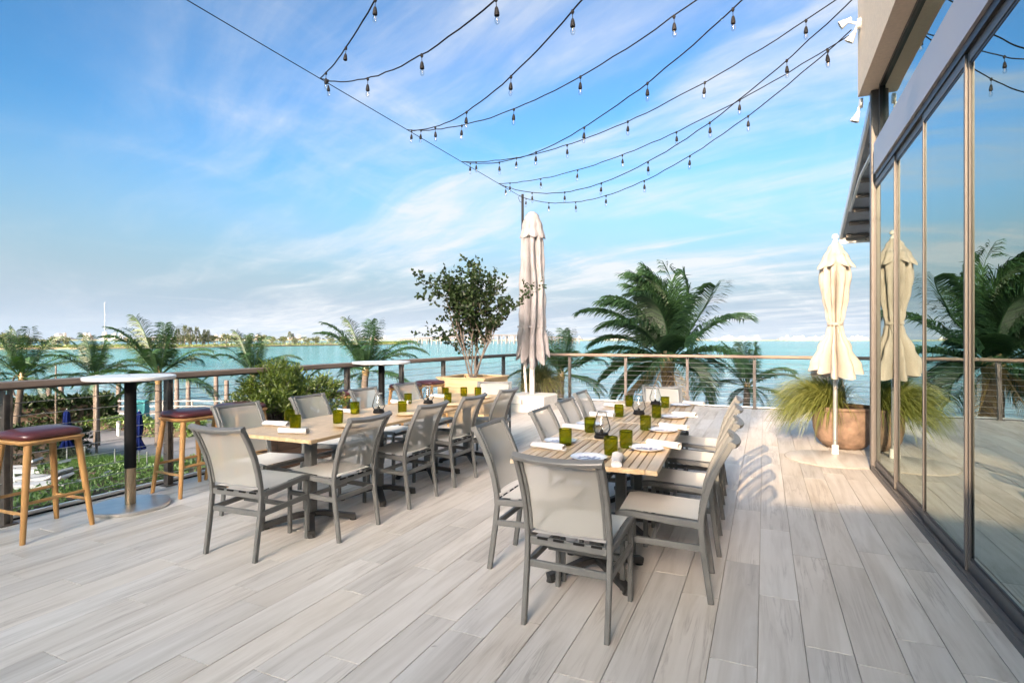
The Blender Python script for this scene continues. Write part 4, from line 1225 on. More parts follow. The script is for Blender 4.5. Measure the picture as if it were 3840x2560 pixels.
# --- leafy shrub in a dark planter between the stools
box_planter('planter_box', 'dark wooden planter box with the leafy shrub behind the left table', 'planter', (-5.02, 4.83, 0), 0.5, 0.9, 0.42, 4, M['dark_wood'])
def shrub_mesh(rg, blobs, n, ll=(0.05, 0.09), ww=0.016, up=0.5):
    leaves, wood = MB(), MB()
    for (c, rx, ry, rz_) in blobs:
        c = V(c)
        nst = max(4, int(n / 60))
        for s_ in range(nst):
            v = rvec(rg); v.z = abs(v.z) * 0.9 + 0.05
            tip = c + V((v.x * rx, v.y * ry, (v.z - 0.25) * rz_)) * rg.uniform(0.75, 1.08)
            base = V((c.x * 0.5, c.y * 0.5, 0)) + V((rg.uniform(-.08, .08), rg.uniform(-.08, .08), 0))
            mid = base.lerp(tip, 0.5) + V((0, 0, 0.12 * rz_))
            pts = [base, base.lerp(mid, 0.5) + rvec(rg) * 0.02, mid, mid.lerp(tip, 0.6) + rvec(rg) * 0.02, tip]
            wood.tube(pts, [0.007, 0.006, 0.005, 0.003, 0.0015], 4, False)
            m_ = int(n / nst)
            for q in range(m_):
                u_ = 0.42 + 0.58 * math.sqrt(rg.random())
                k = u_ * 4; i = min(int(k), 3); p = pts[i].lerp(pts[i + 1], k - i) + rvec(rg) * rg.uniform(0, 0.07)
                d_ = (rvec(rg) + (tip - mid).normalized() * 0.6 + V((0, 0, up * 0.5))).normalized()
                add_leaf(leaves, p, d_, rg.uniform(*ll), ww * rg.uniform(0.8, 1.3), rvec(rg), 0.2)
    return wood, leaves
sh = thing('leafy_shrub', 'bright green feathery shrub growing by the railing behind the left table', 'shrub', (-5.02, 4.83, 0.33))
a_, b_ = shrub_mesh(random.Random(4), [((0.0, 0.02, 0.42), 0.36, 0.62, 0.50), ((-0.1, -0.34, 0.34), 0.32, 0.46, 0.42), ((0.0, 0.40, 0.30), 0.34, 0.52, 0.46), ((-0.15, -0.1, 0.58), 0.3, 0.4, 0.34)], 2300)
a_.build('stems', M['bark'], sh, 50); b_.build('foliage', M['leaf_light'], sh)

# ------------------------------------------------------------------ coconut palms
def frond(az, pitch, L_, rg, droop=1.1, wind=V((0, 0, 0)), nl=44, leaf=0.62, lw=0.034, hang=0.55):
    """one pinnate frond from the crown, in the palm's own frame"""
    mb = MB()
    d = V((math.cos(az) * math.cos(pitch), math.sin(az) * math.cos(pitch), math.sin(pitch)))
    p = V((math.cos(az) * 0.06, math.sin(az) * 0.06, 0.0)); pts = [p.copy()]; dirs = [d.copy()]
    k = 16
    for q in range(k):
        f = (q + 1) / k
        d = (d + (V((0, 0, -1)) * droop * (0.08 + 1.9 * f ** 1.7) + wind * (0.15 + 1.2 * f)) * (1.0 / k)).normalized()
        p = p + d * (L_ / k); pts.append(p.copy()); dirs.append(d.copy())
    mb.tube(pts, [0.028 * (1 - 0.9 * q / k) + 0.002 for q in range(k + 1)], 5, False)
    for i in range(nl):
        t_ = 0.16 + 0.84 * (i + rg.random() * 0.5) / nl
        q = t_ * k; i0 = min(int(q), k - 1); p = pts[i0].lerp(pts[i0 + 1], q - i0); T = dirs[i0]
        S = T.cross(V((0, 0, 1)))
        if S.length < 0.2: S = T.cross(V((math.cos(az), math.sin(az), 0.0)))
        if S.length < 1e-3: S = V((-math.sin(az), math.cos(az), 0))
        S.normalize()
        U = S.cross(T).normalized()
        ll = leaf * (0.35 + 0.75 * math.sin(PI * min(1, t_ * 0.85 + 0.08)) ** 0.8) * rg.uniform(0.85, 1.1)
        for sgn in (-1, 1):
            d1 = (S * sgn * 0.85 + T * (0.45 + 0.5 * t_) + U * 0.28 + rvec(rg) * 0.10 + wind * 0.35).normalized()
            d2 = (d1 + V((0, 0, -1)) * hang * rg.uniform(0.7, 1.3)).normalized()
            d3 = (d2 + V((0, 0, -1)) * hang * 0.9).normalized()
            w_ = lw * rg.uniform(0.8, 1.2)
            W_ = (T * 0.75 + U * 0.5 * sgn).normalized() * w_ * 0.5
            a0 = p; a1 = p + d1 * ll * 0.4; a2 = a1 + d2 * ll * 0.35; a3 = a2 + d3 * ll * 0.25
            o = len(mb.v)
            mb.v += [tuple(a0 - W_ * .5), tuple(a0 + W_ * .5), tuple(a1 - W_), tuple(a1 + W_), tuple(a2 - W_ * .75), tuple(a2 + W_ * .75), tuple(a3)]
            mb.f += [(o, o + 1, o + 3, o + 2), (o + 2, o + 3, o + 5, o + 4), (o + 4, o + 5, o + 6)]
    return mb
def trunk_mesh(h_, r0, r1, lean, rg):
    pts, rad_ = [], []
    k = max(14, int(h_ * 5))
    for i in range(k + 1):
        u_ = i / k
        pts.append((lean[0] * (u_ ** 1.6 - 1), lean[1] * (u_ ** 1.6 - 1), h_ * (u_ - 1)))
        rad_.append((r0 + (r1 - r0) * u_) * (1.05 if i % 2 else 0.97) + (0.05 * (1 - u_ * 6) if u_ < 0.16 else 0))
    return MB().tube(pts, rad_, 12)
def palm(label, x, y, zc, meshes, sc_, rot, h_, r=0.12, lean=(0.3, 0.1), seed=0, dry=2, n_up=21):
    t = thing('coconut_palm', label, 'palm tree', (x, y, zc), 0, 'coconut palms around the deck')
    rg = random.Random(seed)
    trunk_mesh(h_, r * 1.35, r, lean, rg).build('trunk', M['palm_bark'], t, 60)
    put('crown_shaft', shaft_me, t, (0, 0, 0), scale=sc_)
    for i in range(n_up):
        me = meshes[i % len(meshes)]
        put('frond', me, t, (0, 0, 0.02 * i / n_up), rot + i * 2.39996 + rg.uniform(-.15, .15), scale=sc_ * rg.uniform(0.88, 1.08))
    return t
shaft_me = MB().lathe([(0.10, -0.35), (0.17, -0.1), (0.15, 0.1), (0.06, 0.35), (0.0, 0.45)], 12).mesh('crown_shaft', M['dry_frond'], 60)
rg = random.Random(31)
classes = []
for pitch, dr, Lf in ((82, 0.7, 2.2), (63, 1.3, 2.6), (46, 1.5, 2.7), (30, 1.5, 2.7), (14, 1.3, 2.6), (-4, 1.1, 2.4), (-26, 0.8, 2.0), (70, 1.0, 2.5), (38, 1.5, 2.7), (55, 1.4, 2.6)):
    classes.append(frond(0, R(pitch), Lf, rg, dr, V((0, 0, 0)), 50, 0.66, 0.029, 0.65).mesh('frond', M['frond']))
palm('coconut palm at the far left edge of the view beyond the railing', -35.3, 15.7, -0.55, classes, 1.12, 0.3, 4.5, 0.13, (0.4, 0.2), 1)
palm('smaller coconut palm seen just left of the nearer bar table', -32.4, 17.6, -0.6, classes, 0.95, 1.1, 4.3, 0.12, (-0.3, 0.1), 2)
palm('full coconut palm seen above the nearer bar table top', -28.6, 18.5, -0.45, classes, 1.25, 2.0, 4.8, 0.14, (0.3, -0.2), 3)
palm('short upright palm poking up behind the leafy shrub', -24.2, 20.6, -0.35, classes, 0.92, 0.7, 4.6, 0.12, (0.1, 0.2), 4)
palm('dark coconut palm behind the farther bar table', -15.4, 18.8, 0.1, classes, 0.95, 1.6, 4.9, 0.13, (0.2, 0.1), 5)
palm('low young palm behind the railing to the right of the big palm', -0.5, 19.6, -0.1, classes, 0.62, 0.2, 4.0, 0.10, (0.1, 0.1), 6)
palm('low palm half hidden behind the closed corner umbrella', -6.1, 17.3, 0.25, classes, 0.72, 1.3, 4.1, 0.10, (0.1, -0.1), 7)
palm('coconut palm cut by the left edge of the picture', -37.6, 13.2, -0.9, classes, 1.1, 0.5, 3.7, 0.13, (0.2, 0.2), 8)
# the big palm outside the far railing, blown to the left
bp_ = thing('coconut_palm', 'large windblown coconut palm rising just beyond the far railing', 'palm tree', (-2.45, 15.75, 0.85), 0, 'coconut palms around the deck')
trunk_mesh(5.0, 0.22, 0.17, (-0.15, 0.1), rg).build('trunk', M['palm_bark'], bp_, 60)
put('crown_shaft', shaft_me, bp_, (0, 0, 0), scale=1.3)
wind = V((-0.95, -0.25, 0))
for i in range(36):
    u_ = i / 35
    az = i * 2.39996 + 0.4
    pit = R(90 - u_ ** 1.55 * 112)
    Lf = 2.4 + 0.3 * math.sin(PI * min(1, u_ * 1.1 + 0.1)) - 1.6 * max(0, u_ - 0.55) + rg.uniform(-.2, .2)
    frond(az, pit, Lf, rg, 0.7 + 1.2 * u_, wind * rg.uniform(0.6, 1.3), 86, 0.78, 0.030, 0.62).build('frond', M['frond'], bp_)
for az in (2.9, 3.6, 4.4, 5.2):
    frond(az, R(-42), 1.7, rg, 0.5, V((0, 0, 0)), 34, 0.5, 0.03, 0.8).build('dry_frond', M['dry_frond'], bp_)

# ================================================================== STRING LIGHTS
ZW = 4.94
lp_ = thing('light_pole', 'thin dark pole at the far corner of the railing carrying the string lights', 'pole', (X_RAIL + 0.02, Y_RAIL - 0.03, 0))
MB().tube([(0, 0, 0), (0, 0, 4.99)], [0.036, 0.030], 12).build('shaft', M['black'], lp_, 40)
MB().box((0, 0, 0.01), (0.14, 0.14, 0.02)).build('base_plate', M['black'], lp_)
MB().tube([(0.0, 0.0, 4.93), (-0.05, -0.05, 4.96), (-0.09, -0.06, 4.90), (-0.05, -0.04, 4.80), (0, 0, 4.78)], 0.006, 5).build('cable_loop', M['black'], lp_)
lp2 = thing('light_pole', 'thin dark pole at the left railing behind the viewpoint carrying the string lights', 'pole', (X_RAIL + 0.02, -2.0, 0))
MB().tube([(0, 0, 0), (0, 0, 4.99)], [0.036, 0.030], 12).build('shaft', M['black'], lp2, 40)
sw = MB().tube([(X_RAIL, -2.0, ZW), (X_RAIL, 5.0, ZW - 0.02), (X_RAIL, 12.45, ZW - 0.02)], 0.006, 5).build('guide_wire', M['black'])
tag(sw, 'thin guide wire strung above the left railing from the corner pole', 'wire')
drop = MB().tube([(0, 0, 0.0), (0, 0, -0.095)], 0.0042, 5); drop.lathe([(0.0, 0.016), (0.015, 0.010), (0.020, -0.014), (0.010, -0.034), (0.0, -0.040)], 8)
drop.lathe([(0.0, -0.082), (0.012, -0.086), (0.019, -0.105), (0.027, -0.150), (0.0265, -0.172), (0.017, -0.178), (0.0, -0.178)], 12)
socket_me = drop.mesh('socket', M['black'], 40)
bulb_me = MB().lathe([(0.014, -0.177), (0.018, -0.190), (0.026, -0.210), (0.0275, -0.226), (0.021, -0.246), (0.010, -0.257), (0.0, -0.260)], 12).mesh('bulb', M['bulb'], 60)
fil_me = MB().tube([(0, 0, -0.175), (0.004, 0, -0.20), (-0.004, 0.003, -0.215), (0.003, 0, -0.23)], 0.0022, 4).mesh('filament', M['filament'])
strings = [  # wire anchor y, wall anchor y, sag
    (5.68, 0.9, 0.55, 'first'), (5.68, 2.5, 0.85, 'second'), (7.67, 2.55, 0.80, 'third'), (7.67, 4.62, 0.60, 'fourth'), (9.49, 4.68, 0.75, 'fifth'),
    (9.49, 6.45, 0.50, 'sixth'), (11.16, 7.7, 0.40, 'seventh'), (11.16, 6.6, 0.92, 'eighth'), (12.44, 7.8, 0.80, 'ninth')]
rg = random.Random(12)
bi = 0
for (ya, yb, sag, o_) in strings:
    a = V((X_RAIL, ya, ZW - 0.02)); b = V((0.93, yb, 5.0))
    if yb > 7.2: b = V((0.90, 7.30, 4.93)) + V((0, 0.12 if yb < 7.75 else 0.0, 0))
    t = thing('string_light', 'string of bulbs overhead, %s from the camera along the guide wire' % o_ if o_ != 'first' else 'string of bulbs overhead, nearest to the camera along the guide wire', 'string lights', a, 0, 'strings of bulbs over the deck')
    Lc = (b - a).length
    def pos(u_):
        return (b - a) * u_ + V((0, 0, -4 * sag * u_ * (1 - u_)))
    pts = [pos(i / 40) + (V((0, 0, rg.uniform(-.008, .008))) if 0 < i < 40 else V((0, 0, 0))) for i in range(41)]
    MB().tube(pts, 0.0072, 6).build('cable', M['black'], t, 60)
    s_ = rg.uniform(0.2, 0.5)
    while s_ < Lc - 0.05:
        p = pos(s_ / Lc)
        so = put('socket', socket_me, t, p, scale=0.80, rot=(rg.uniform(-.06, .06), rg.uniform(-.06, .06), rg.uniform(0, 6)))
        if rg.random() < 0.97: put('bulb', bulb_me, so); put('filament', fil_me, so)
        s_ += (1.2 if ya < 11 else 1.1) + rg.uniform(-.05, .05)

# flood lights on the parapet corner
def flood(label, loc, heads):
    t = thing('flood_light', label, 'light fixture', loc)
    MB().lathe([(0.0, 0.0), (0.055, 0.0), (0.055, 0.03), (0.02, 0.035), (0.0, 0.035)], 16).build('mount', M['white_alu'], t, 40, rot=(0, R(-90), 0))
    for (h, d) in heads:
        h, d = V(h), V(d).normalized()
        q = d.to_track_quat('Z', 'Y').to_euler()
        MB().tube([(-0.02, 0, 0), h * 0.5 + V((-0.01, 0, 0)), h], 0.014, 8).build('arm', M['white_alu'], t, 40)
        o = MB().lathe([(0.0, -0.07), (0.022, -0.07), (0.03, -0.03), (0.048, 0.03), (0.062, 0.075), (0.066, 0.095), (0.060, 0.095), (0.055, 0.06), (0.0, 0.05)], 20).build('lamp_head', M['white_alu'], t, 40, loc=h, rot=q, scale=0.72)
        MB().lathe([(0.0, 0.062), (0.054, 0.066)], 16, mod=lambda r, z, a: (r, z)).build('lens', M['ceramic'], o)
flood('white twin flood light on the stucco parapet corner where strings end', (0.955, 7.05, 4.86), [((-0.13, 0.02, 0.06), (-0.9, 0.1, -0.45)), ((-0.07, 0.03, -0.10), (-0.5, 0.2, -0.8))])
flood('small white flood light under the parapet at the building corner', (1.00, 7.24, 4.06), [((-0.05, 0.03, -0.12), (-0.35, 0.1, -0.9))])

# ================================================================== GARDEN BELOW (left)
def hedge_mesh(rg, w_, d_, h_, n, leaf, rough=0.12):
    mb = MB()
    for i in range(n):
        f = rg.random(); x, y = rg.uniform(-.5, .5) * w_, rg.uniform(-.5, .5) * d_
        z = h_ * (0.9 + rough * 2 * noise.noise(V((x * 1.3, y * 1.3, 3.1))))
        if f < 0.55: p = V((x, y, z * rg.uniform(0.86, 1.02)))
        elif f < 0.8: p = V((x, (d_ / 2) * (1 if rg.random() < .5 else -1) * rg.uniform(.9, 1.05), rg.uniform(0.02, z)))
        else: p = V(((w_ / 2) * (1 if rg.random() < .5 else -1) * rg.uniform(.9, 1.05), y, rg.uniform(0.02, z)))
        add_leaf(mb, p, (rvec(rg) + V((0, 0, 0.5))).normalized(), leaf * rg.uniform(.7, 1.2), leaf * 0.62, rvec(rg), 0.15)
    return mb
def hedge(label, x, y, rz, w_, d_, h_, n, leaf, m, seed):
    t = thing('hedge', label, 'hedge', (x, y, GZ), rz)
    MB().box((0, 0, h_ * 0.36), (w_ * 0.9, d_ * 0.88, h_ * 0.72)).build('branches', M['soil'], t)
    hedge_mesh(random.Random(seed), w_, d_, h_, n, leaf).build('foliage', m, t)
pv = [(-31, 14.7), (-26, 15.3), (-22.0, 15.6), (-18.5, 18), (-16.5, 23), (-27, 26.3), (-36, 25), (-40, 21.5)]
tag(MB().prism(pv, GZ - 0.1, GZ + 0.03).build('garden_path', M['path']), 'grey paved garden path below the terrace', kind='structure')
hedge('dark round-leaved sea grape hedge by the water at the far left', -41.2, 18.2, R(62), 9.0, 2.6, 2.1, 5600, 0.30, M['leaf_dark'], 1)
hedge('dark clipped hedge behind the sun loungers', -30.9, 13.0, R(32), 6.0, 2.0, 1.75, 4600, 0.20, M['leaf_dark'], 2)
hedge('long bright green hedge running along the foot of the terrace', -20.9, 11.8, R(86), 13.0, 2.4, 0.8, 8500, 0.13, M['leaf_hedge'], 3)
hedge('low green hedge between the loungers and the curb', -24.2, 13.1, R(14), 4.2, 1.1, 0.7, 3000, 0.12, M['leaf_hedge'], 4)
hedge('low green hedge in the bed left of the near bar table pole', -37.6, 21.3, R(14), 4.6, 1.5, 0.75, 2400, 0.18, M['leaf_hedge'], 5)
hedge('green hedge in the planting bed right of the near bar table pole', -32.0, 21.2, R(20), 3.8, 1.7, 0.8, 2400, 0.17, M['leaf_hedge'], 6)
hedge('bushy green growth along the foot of the far terrace edge', -4.0, 14.6, R(0), 8.0, 1.6, 1.2, 3800, 0.18, M['leaf_dark'], 7)
hedge('dense green shrubbery below the railing beside the leafy shrub', -19.5, 19.5, R(20), 7.0, 3.0, 2.2, 4800, 0.20, M['leaf_dark'], 8)
# lawn strip behind the glass screen
lw_ = MB(); rg = random.Random(5)
for i in range(9000):
    x, y = rg.uniform(-2.2, 2.2), rg.uniform(-0.8, 0.8)
    add_leaf(lw_, V((x, y, 0)), (V((rg.uniform(-.4, .4), rg.uniform(-.4, .4), 1))).normalized(), rg.uniform(.25, .55), 0.03, rvec(rg), 0.1)
tag(lw_.build('ornamental_grass', M['lawn'], None, loc=(-26.1, 14.75, GZ), rz=R(20)), 'bright green ornamental grass behind the glass screen below', 'grass', kind='stuff')
gs = thing('glass_screen', 'low glass screen in front of the ornamental grass below the terrace', 'screen', (-25.4, 13.95, GZ), R(6))
for k in range(5):
    MB().box((-3.6 + 1.8 * k, 0, 0.55), (1.74, 0.012, 1.05)).build('pane', M['clear'], gs)
for k in range(6):
    MB().box((-4.5 + 1.8 * k, 0, 0.55), (0.04, 0.04, 1.1)).build('post', M['grey_alu'], gs)
cb = MB().cbox((0, 0, 0.13), (5.5, 0.6, 0.26), 0.02).build('stone_curb', M['concrete'], None, loc=(-23.9, 13.85, GZ + 0.03), rz=R(-4))
tag(cb, 'pale stone curb along the garden below the terrace', 'curb')

def make_lounger():
    t = thing('sun_lounger', 'x', 'lounger')
    MB().cbox((0.15, 0, 0.33), (1.35, 0.66, 0.09), 0.03).build('cushion', M['lounger'], t)
    MB().sweep([(-0.52, 0, 0.335), (-0.8, 0, 0.45), (-1.12, 0, 0.66)], (0, 1, 0), 0.66, 0.085, 0.02).build('backrest', M['lounger'], t)
    MB().box((0.0, 0, 0.255), (1.75, 0.6, 0.05)).build('frame', M['white_alu'], t)
    for sx in (-0.75, 0.72):
        for sy in (-0.25, 0.25): MB().box((sx, sy, 0.115), (0.05, 0.05, 0.23)).build('leg', M['white_alu'], t)
    return t
lo0 = make_lounger(); remember(None)
ln = [(-25.4, 11.8), (-27.0, 12.5), (-24.3, 11.2), (-23.3, 11.9), (-28.4, 12.1)]
for i, (x, y) in enumerate(ln):
    lab = 'grey sun lounger in the garden below, ' + ['middle of the row seen through the near stool', 'second from the left in the row', 'second from the right in the row', 'rightmost, touching the hedge', 'leftmost, by the dark hedge'][i]
    if i == 0: lo0.location = (x, y, GZ); lo0.rotation_euler = (0, 0, R(200)); lo0['label'] = lab; lo0['group'] = 'sun loungers in the garden'
    else: dup(lo0, lab, (x, y, GZ), R(200 + 4 * i), 'sun loungers in the garden')
def navy_umbrella(label, x, y):
    t = thing('closed_umbrella', label, 'umbrella', (x, y, GZ), 0, 'closed navy umbrellas in the garden')
    canopy_mesh(interp([(2.65, 0.03, 0), (2.5, 0.12, 0.4), (1.9, 0.16, 0.7), (1.5, 0.10, 0.9), (1.05, 0.26, 0.9)], 20), 7, 0.5, 56, None, 3).build('canopy', M['navy'], t, 70)
    MB().tube([(0, 0, 0), (0, 0, 2.7)], 0.025, 8).build('mast', M['grey_alu'], t, 40)
    MB().lathe([(0, 0), (0.3, 0), (0.3, 0.06), (0, 0.07)], 20).build('base_plate', M['concrete'], t, 30)
navy_umbrella('closed navy umbrella between the loungers and the grass below', -27.0, 13.55)
navy_umbrella('closed navy umbrella seen just right of the near bar table pole', -23.75, 14.55)
# path lamps / bollards and slim poles
def bollard(label, x, y, h_=0.75):
    t = thing('path_bollard', label, 'bollard', (x, y, GZ), 0, 'garden bollards')
    MB().tube([(0, 0, 0), (0, 0, h_)], 0.09, 12).build('post', M['white_alu'], t, 40)
    MB().lathe([(0.0, h_), (0.11, h_), (0.11, h_ + 0.1), (0.0, h_ + 0.14)], 12).build('cap', M['grey_alu'], t, 40)
bollard('short white bollard on the garden path, left one', -36.6, 20.0)
bollard('short white bollard on the garden path, right one', -34.4, 19.9)
for (x, y, h_, lab) in ((-29.2, 15.9, 3.9, 'slim grey lamp post left of the near bar table pole'), (-39.0, 19.0, 4.2, 'slim grey lamp post at the left by the sea grape hedge')):
    t = thing('lamp_post', lab, 'lamp post', (x, y, GZ))
    MB().tube([(0, 0, 0), (0, 0, h_)], [0.06, 0.045], 8).build('shaft', M['post'], t, 40)
    MB().lathe([(0.0, 0.0), (0.11, 0.0), (0.11, 0.04), (0.0, 0.05)], 12).build('base_flange', M['grey_alu'], t, 40)
    MB().box((0.12, 0, h_), (0.34, 0.10, 0.05)).build('lamp_head', M['grey_alu'], t)
# dock with pilings and a handrail
dk = thing('boat_dock', 'grey timber dock with low rails at the edge of the bay', 'dock', (-43.0, 27.6, WZ), R(24))
MB().box((0, 0, 0.98), (17, 1.6, 0.12)).build('deck_boards', M['dock'], dk)
for k in range(8):
    MB().box((-8 + 2.25 * k, -0.7, 1.5), (0.09, 0.09, 1.0)).build('rail_post', M['dock'], dk)
for z in (1.55, 1.95): MB().box((0, -0.7, z), (17, 0.06, 0.09)).build('rail', M['dock'], dk)
gp = 'dock pilings'
for i, (x, y, h_) in enumerate(((-51.5, 24.6, 3.2), (-50.6, 25.0, 3.0), (-47.0, 27.2, 3.6), (-46.2, 27.5, 3.3), (-43.0, 29.3, 3.9), (-42.2, 29.7, 3.5), (-39.6, 30.2, 3.8), (-38.9, 30.6, 3.4), (-36.0, 32.0, 3.3))):
    o = MB().tube([(0, 0, -1.0), (0, 0, h_ * 0.5), (0, 0, h_)], [0.19, 0.18, 0.17], 10).build('dock_piling', M['piling'], None, 40, loc=(x, y, WZ))
    tag(o, 'dark timber piling standing in the water by the dock, %s from the left' % ORD[i] if i else 'dark timber piling standing in the water by the dock, leftmost', 'piling', gp)
kk = thing('dock_cabinet', 'teal dock box standing by the water behind the bar table', 'cabinet', (-37.9, 23.4, GZ), R(22))
MB().cbox((0, 0, 0.75), (0.75, 0.5, 1.5), 0.02).build('body', M['teal'], kk)
MB().cbox((0, 0, 1.54), (0.85, 0.6, 0.08), 0.02).build('lid', M['teal'], kk)
lr = thing('life_ring_stand', 'dark hoop stand at the left edge beside the sea grape hedge', 'stand', (-38.6, 16.9, GZ))
MB().tube([(0.45 * math.cos(a * PI / 12), 0, 3.0 + 0.6 * math.sin(a * PI / 12)) for a in range(25)], 0.05, 6).build('hoop', M['piling'], lr, 60)
MB().tube([(0, 0, 0), (0, 0, 2.4)], 0.05, 8).build('post', M['piling'], lr, 40)

# ================================================================== FAR SHORE
isl = []
F_ = 1270.0; cY, sY = math.cos(YAW), math.sin(YAW)
def far(px, Z):
    """a bearing (in units of the view's focal length) and a range to a place on the map"""
    X = (px - 1176) / F_ * Z
    return (X * cY - Z * sY, X * sY + Z * cY)
near_pts = [(-500, 330), (-250, 345), (0, 378), (200, 390), (420, 440), (600, 520), (760, 640), (925, 780)]
far_pts = [(925, 800), (760, 800), (600, 720), (420, 640), (200, 560), (0, 520), (-250, 470), (-500, 450)]
poly = [far(*p) for p in near_pts + far_pts]
tag(MB().prism(poly, WZ - 2, WZ + 0.7).build('island', M['sand']), 'low green island across the bay', kind='structure')
rg = random.Random(40)
sc_m = MB()
for i in range(9000):
    k = rg.random() * (len(near_pts) - 1); j = int(k); q = k - j
    px = near_pts[j][0] * (1 - q) + near_pts[j + 1][0] * q; Zn = near_pts[j][1] * (1 - q) + near_pts[j + 1][1] * q
    x, y = far(px, Zn + rg.uniform(3, 60))
    hgt = 1.0 + 2.2 * max(0, noise.noise(V((px * 0.012, 1.7, 0))) + 0.35) + rg.uniform(0, 1.2)
    add_leaf(sc_m, V((x, y, WZ + 0.5 + rg.uniform(0, hgt))), (rvec(rg) + V((0, 0, .6))).normalized(), rg.uniform(0.7, 1.6), 0.8, rvec(rg), 0.2)
tag(sc_m.build('mangrove_scrub', M['far_scrub']), 'bright green scrub covering the island shore', 'scrub', kind='stuff')
def far_tree(kind, seed):
    rg = random.Random(seed); cr, tr_ = MB(), MB()
    if kind == 'pine':
        tr_.tube([(0, 0, 0), (0.2, 0, 5), (0, 0.1, 12.5)], [0.4, 0.28, 0.08], 6)
        for i in range(420):
            u_ = rg.random() ** 0.8; z = 3.0 + 10 * u_; r = (1 - u_) * 3.6 * (0.5 + 0.5 * noise.noise(V((z * 0.6, seed, 0))) + .35) + 0.4
            a = rg.uniform(0, 2 * PI); q = r * math.sqrt(rg.random())
            add_leaf(cr, V((q * math.cos(a), q * math.sin(a), z + rg.uniform(-.3, .6))), (V((math.cos(a), math.sin(a), 0.9)) + rvec(rg) * .5).normalized(), rg.uniform(0.8, 1.6), 0.35, rvec(rg))
    elif kind == 'palm':
        tr_.tube([(0, 0, 0), (0.3, 0, 4), (0.5, 0, 7.0)], [0.25, 0.17, 0.14], 6)
        for i in range(15):
            a = i * 2.4; el = R(rg.uniform(-20, 75)); d = V((math.cos(a) * math.cos(el), math.sin(a) * math.cos(el), math.sin(el))); p = V((0.5, 0, 7.0))
            for q in range(5):
                add_leaf(cr, p, (d + rvec(rg) * .25).normalized(), 1.1, 0.75, rvec(rg)); p = p + d * 0.55; d = (d + V((0, 0, -0.28))).normalized()
    else:
        tr_.tube([(0, 0, 0), (0.1, 0, 2.5), (0, 0.1, 4)], [0.35, 0.25, 0.12], 6)
        bl = [(V((rg.uniform(-2, 2), rg.uniform(-2, 2), rg.uniform(3, 5.5))), rg.uniform(1.2, 2.2)) for _ in range(7)]
        for c, r in bl:
            for i in range(60):
                add_leaf(cr, c + rvec(rg) * r * rg.uniform(.6, 1.05), (rvec(rg) + V((0, 0, .4))).normalized(), rg.uniform(.5, 1.1), 0.6, rvec(rg))
    return tr_.mesh('trunk', M['bark']), cr.mesh('crown', M['far_leaf'])
FT = {'pine': [far_tree('pine', s) for s in (1, 2)], 'palm': [far_tree('palm', s) for s in (3, 4)], 'broad': [far_tree('broad', s) for s in (5, 6, 7)]}
NAMES = {'pine': ('feathery_pine', 'tall feathery pine on the island across the bay', 'tree', 'pines on the island'),
         'palm': ('island_palm', 'tiny palm standing on the island across the bay', 'palm tree', 'palms on the island'),
         'broad': ('island_tree', 'rounded green tree on the island across the bay', 'tree', 'rounded trees on the island')}
def ftree(kind, px, Z, s):
    nm, lab, cat, g = NAMES[kind]
    x, y = far(px, Z)
    t = thing(nm, lab, cat, (x, y, WZ + 0.6), rg.uniform(0, 6), g, scale=(s,) * 3)
    tm, cm = rg.choice(FT[kind])
    put('trunk', tm, t); put('crown', cm, t)
def zn(px):
    for (a, za), (b, zb) in zip(near_pts, near_pts[1:]):
        if a <= px <= b: return za + (zb - za) * (px - a) / (b - a)
    return 400
for px in (408, 425, 437, 452, 470, 478, 665, 672): ftree('pine', px, zn(px) + 30, rg.uniform(1.0, 1.35) * (1.0 if px < 600 else 0.9))
for px in (508, 528, 548, 566, 590, 640, 655, 690, 700, 716, 728, 744, 752, 868, 878, 15, 40, 330, 500): ftree('palm', px, zn(px) + 40, rg.uniform(0.9, 1.3))
for px in (-40, -15, 5, 22, 45, 70, 100, 128, 150, 300, 312, 345, 372, 398, 415, 440, 465, 492, 520, 545, 575, 600, 625, 650, 680, 705, 725, 760, 790, 820, 855): ftree('broad', px, zn(px) + rg.uniform(25, 60), rg.uniform(0.95, 1.7))

# causeway bridge
br = thing('causeway_bridge', 'long low concrete bridge on many piers crossing the bay', 'bridge', (*far(1100, 830), WZ))
b0 = V((*far(915, 820), 0)); b1_ = V((*far(1330, 1010), 0)); o0 = V((*far(1100, 830), 0))
def bz(u_): return 6.2 + 7.5 * math.sin(PI * min(1, max(0, u_ * 0.86 + 0.04))) ** 1.4
dv = (b1_ - b0); nrm = V((-dv.y, dv.x, 0)).normalized()
pts = [b0 + dv * (i / 40) - o0 + V((0, 0, bz(i / 40))) for i in range(41)]
MB().sweep(pts, nrm, 11.0, 1.3).build('deck', M['bridge'], br)
for s_ in (-1, 1):
    MB().sweep([p + nrm * s_ * 5.3 + V((0, 0, 1.0)) for p in pts], nrm, 0.3, 1.0).build('parapet', M['bridge'], br)
for i in range(44):
    u_ = (i + 0.6) / 44; p = b0 + dv * u_ - o0; h_ = bz(u_) - 0.66
    MB().box((0, 0, (h_ - 1.5) / 2), (1.3, 1.3, h_ + 1.5), 0).build('pier', M['bridge'], br, loc=p - nrm * 4.2)
    if i % 2 == 0: MB().box((0, 0, (h_ - 1.5) / 2), (1.3, 1.3, h_ + 1.5), 0).build('pier', M['bridge'], br, loc=p + nrm * 4.2)
tag(MB().prism([far(860, 770), far(935, 812), far(935, 850), far(860, 850)], WZ - 1, WZ + 4.2).build('embankment', M['far_scrub']), 'grassy bridge approach at the end of the island', kind='structure')

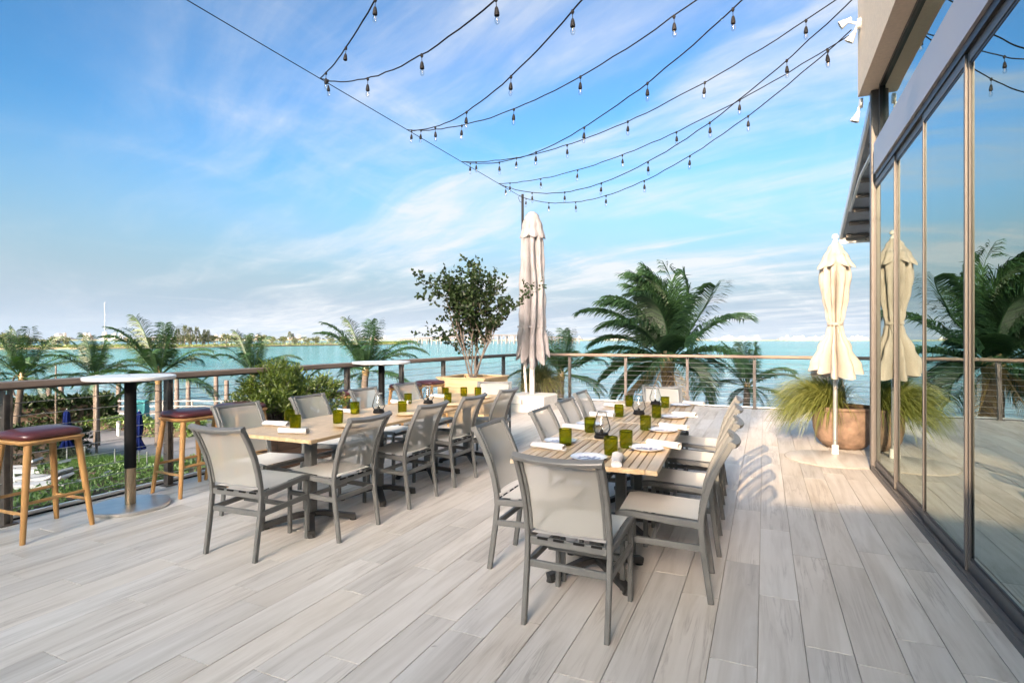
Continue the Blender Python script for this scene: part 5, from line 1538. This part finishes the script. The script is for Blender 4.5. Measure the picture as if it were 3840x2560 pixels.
# far shoreline and city skyline
ring = [far(p, 3700) for p in range(-300, 2500, 100)]
ring2 = [far(p, 4300) for p in range(2400, -400, -100)]
tag(MB().prism(ring + ring2, WZ - 2, WZ + 5.0).build('far_shore', M['land']), 'thin dark far shoreline across the bay', kind='structure')
rg = random.Random(77)
def tower(px, Z, w_, h_, k, where='on the hazy skyline across the bay'):
    x, y = far(px, Z)
    t = thing('skyline_building', 'tiny pale building ' + where, 'building', (x, y, WZ + 4), rg.uniform(0, 1.5), 'buildings ' + where)
    m = M['city%d' % k]
    MB().box((0, 0, h_ / 2), (w_, w_ * rg.uniform(.6, 1.2), h_)).build('tower', m, t)
    MB().box((w_ * 0.1, 0, h_ + 2.2), (w_ * 0.5, w_ * 0.4, 4.6)).build('penthouse', m, t)
    MB().box((0, w_ * 0.2, 4.5), (w_ * rg.uniform(1.4, 2.2), w_ * 1.5, 9)).build('podium', m, t)
def spread(p0, p1, n, hlo, hhi, where, Zr=(3750, 4200)):
    for i in range(n):
        tower(rg.uniform(p0, p1), rg.uniform(*Zr), rg.uniform(14, 34), rg.uniform(hlo, hhi), rg.randrange(4), where)
spread(120, 300, 26, 16, 52, 'on the skyline by the radio mast'); spread(300, 560, 14, 12, 34, 'on the skyline behind the island pines')
spread(560, 930, 16, 12, 40, 'on the skyline behind the island palms'); spread(930, 1400, 16, 8, 26, 'on the skyline behind the bridge')
spread(1400, 1660, 8, 8, 24, 'on the skyline behind the big palm'); spread(1660, 2020, 44, 10, 30, 'on the open horizon right of the big palm')
spread(2020, 2400, 10, 8, 24, 'on the skyline behind the glass building')
tower(537, 2300, 26, 27, 2, 'standing alone just behind the island')
ms = thing('radio_mast', 'hair-thin white radio mast on the skyline at the left', 'mast', (*far(240, 2000), WZ + 2))
MB().tube([(0, 0, 0), (0, 0, 138)], [0.45, 0.25], 6).build('shaft', M['white_alu'], ms)
MB().tube([(-3, 0, 136), (5, 0, 139)], 0.35, 5).build('crossarm', M['white_alu'], ms)

# distant air
hz = MB().box((0, 0, 0), (11000, 11000, 176)).build('haze', bpy.data.materials.new('haze'), None, loc=(0, 0, WZ - 3 + 88))
hz['kind'] = 'stuff'; hz['label'] = 'thin pale haze in the air over the bay'
hm = hz.data.materials[0]; hm.use_nodes = True; ht = hm.node_tree; ht.nodes.clear()
pvn = N(ht, 'ShaderNodeVolumePrincipled'); pvn.inputs['Color'].default_value = (0.86, 0.92, 1, 1); pvn.inputs['Density'].default_value = 0.000014
ho = N(ht, 'ShaderNodeOutputMaterial'); L(ht, pvn.outputs[0], ho.inputs['Volume'])
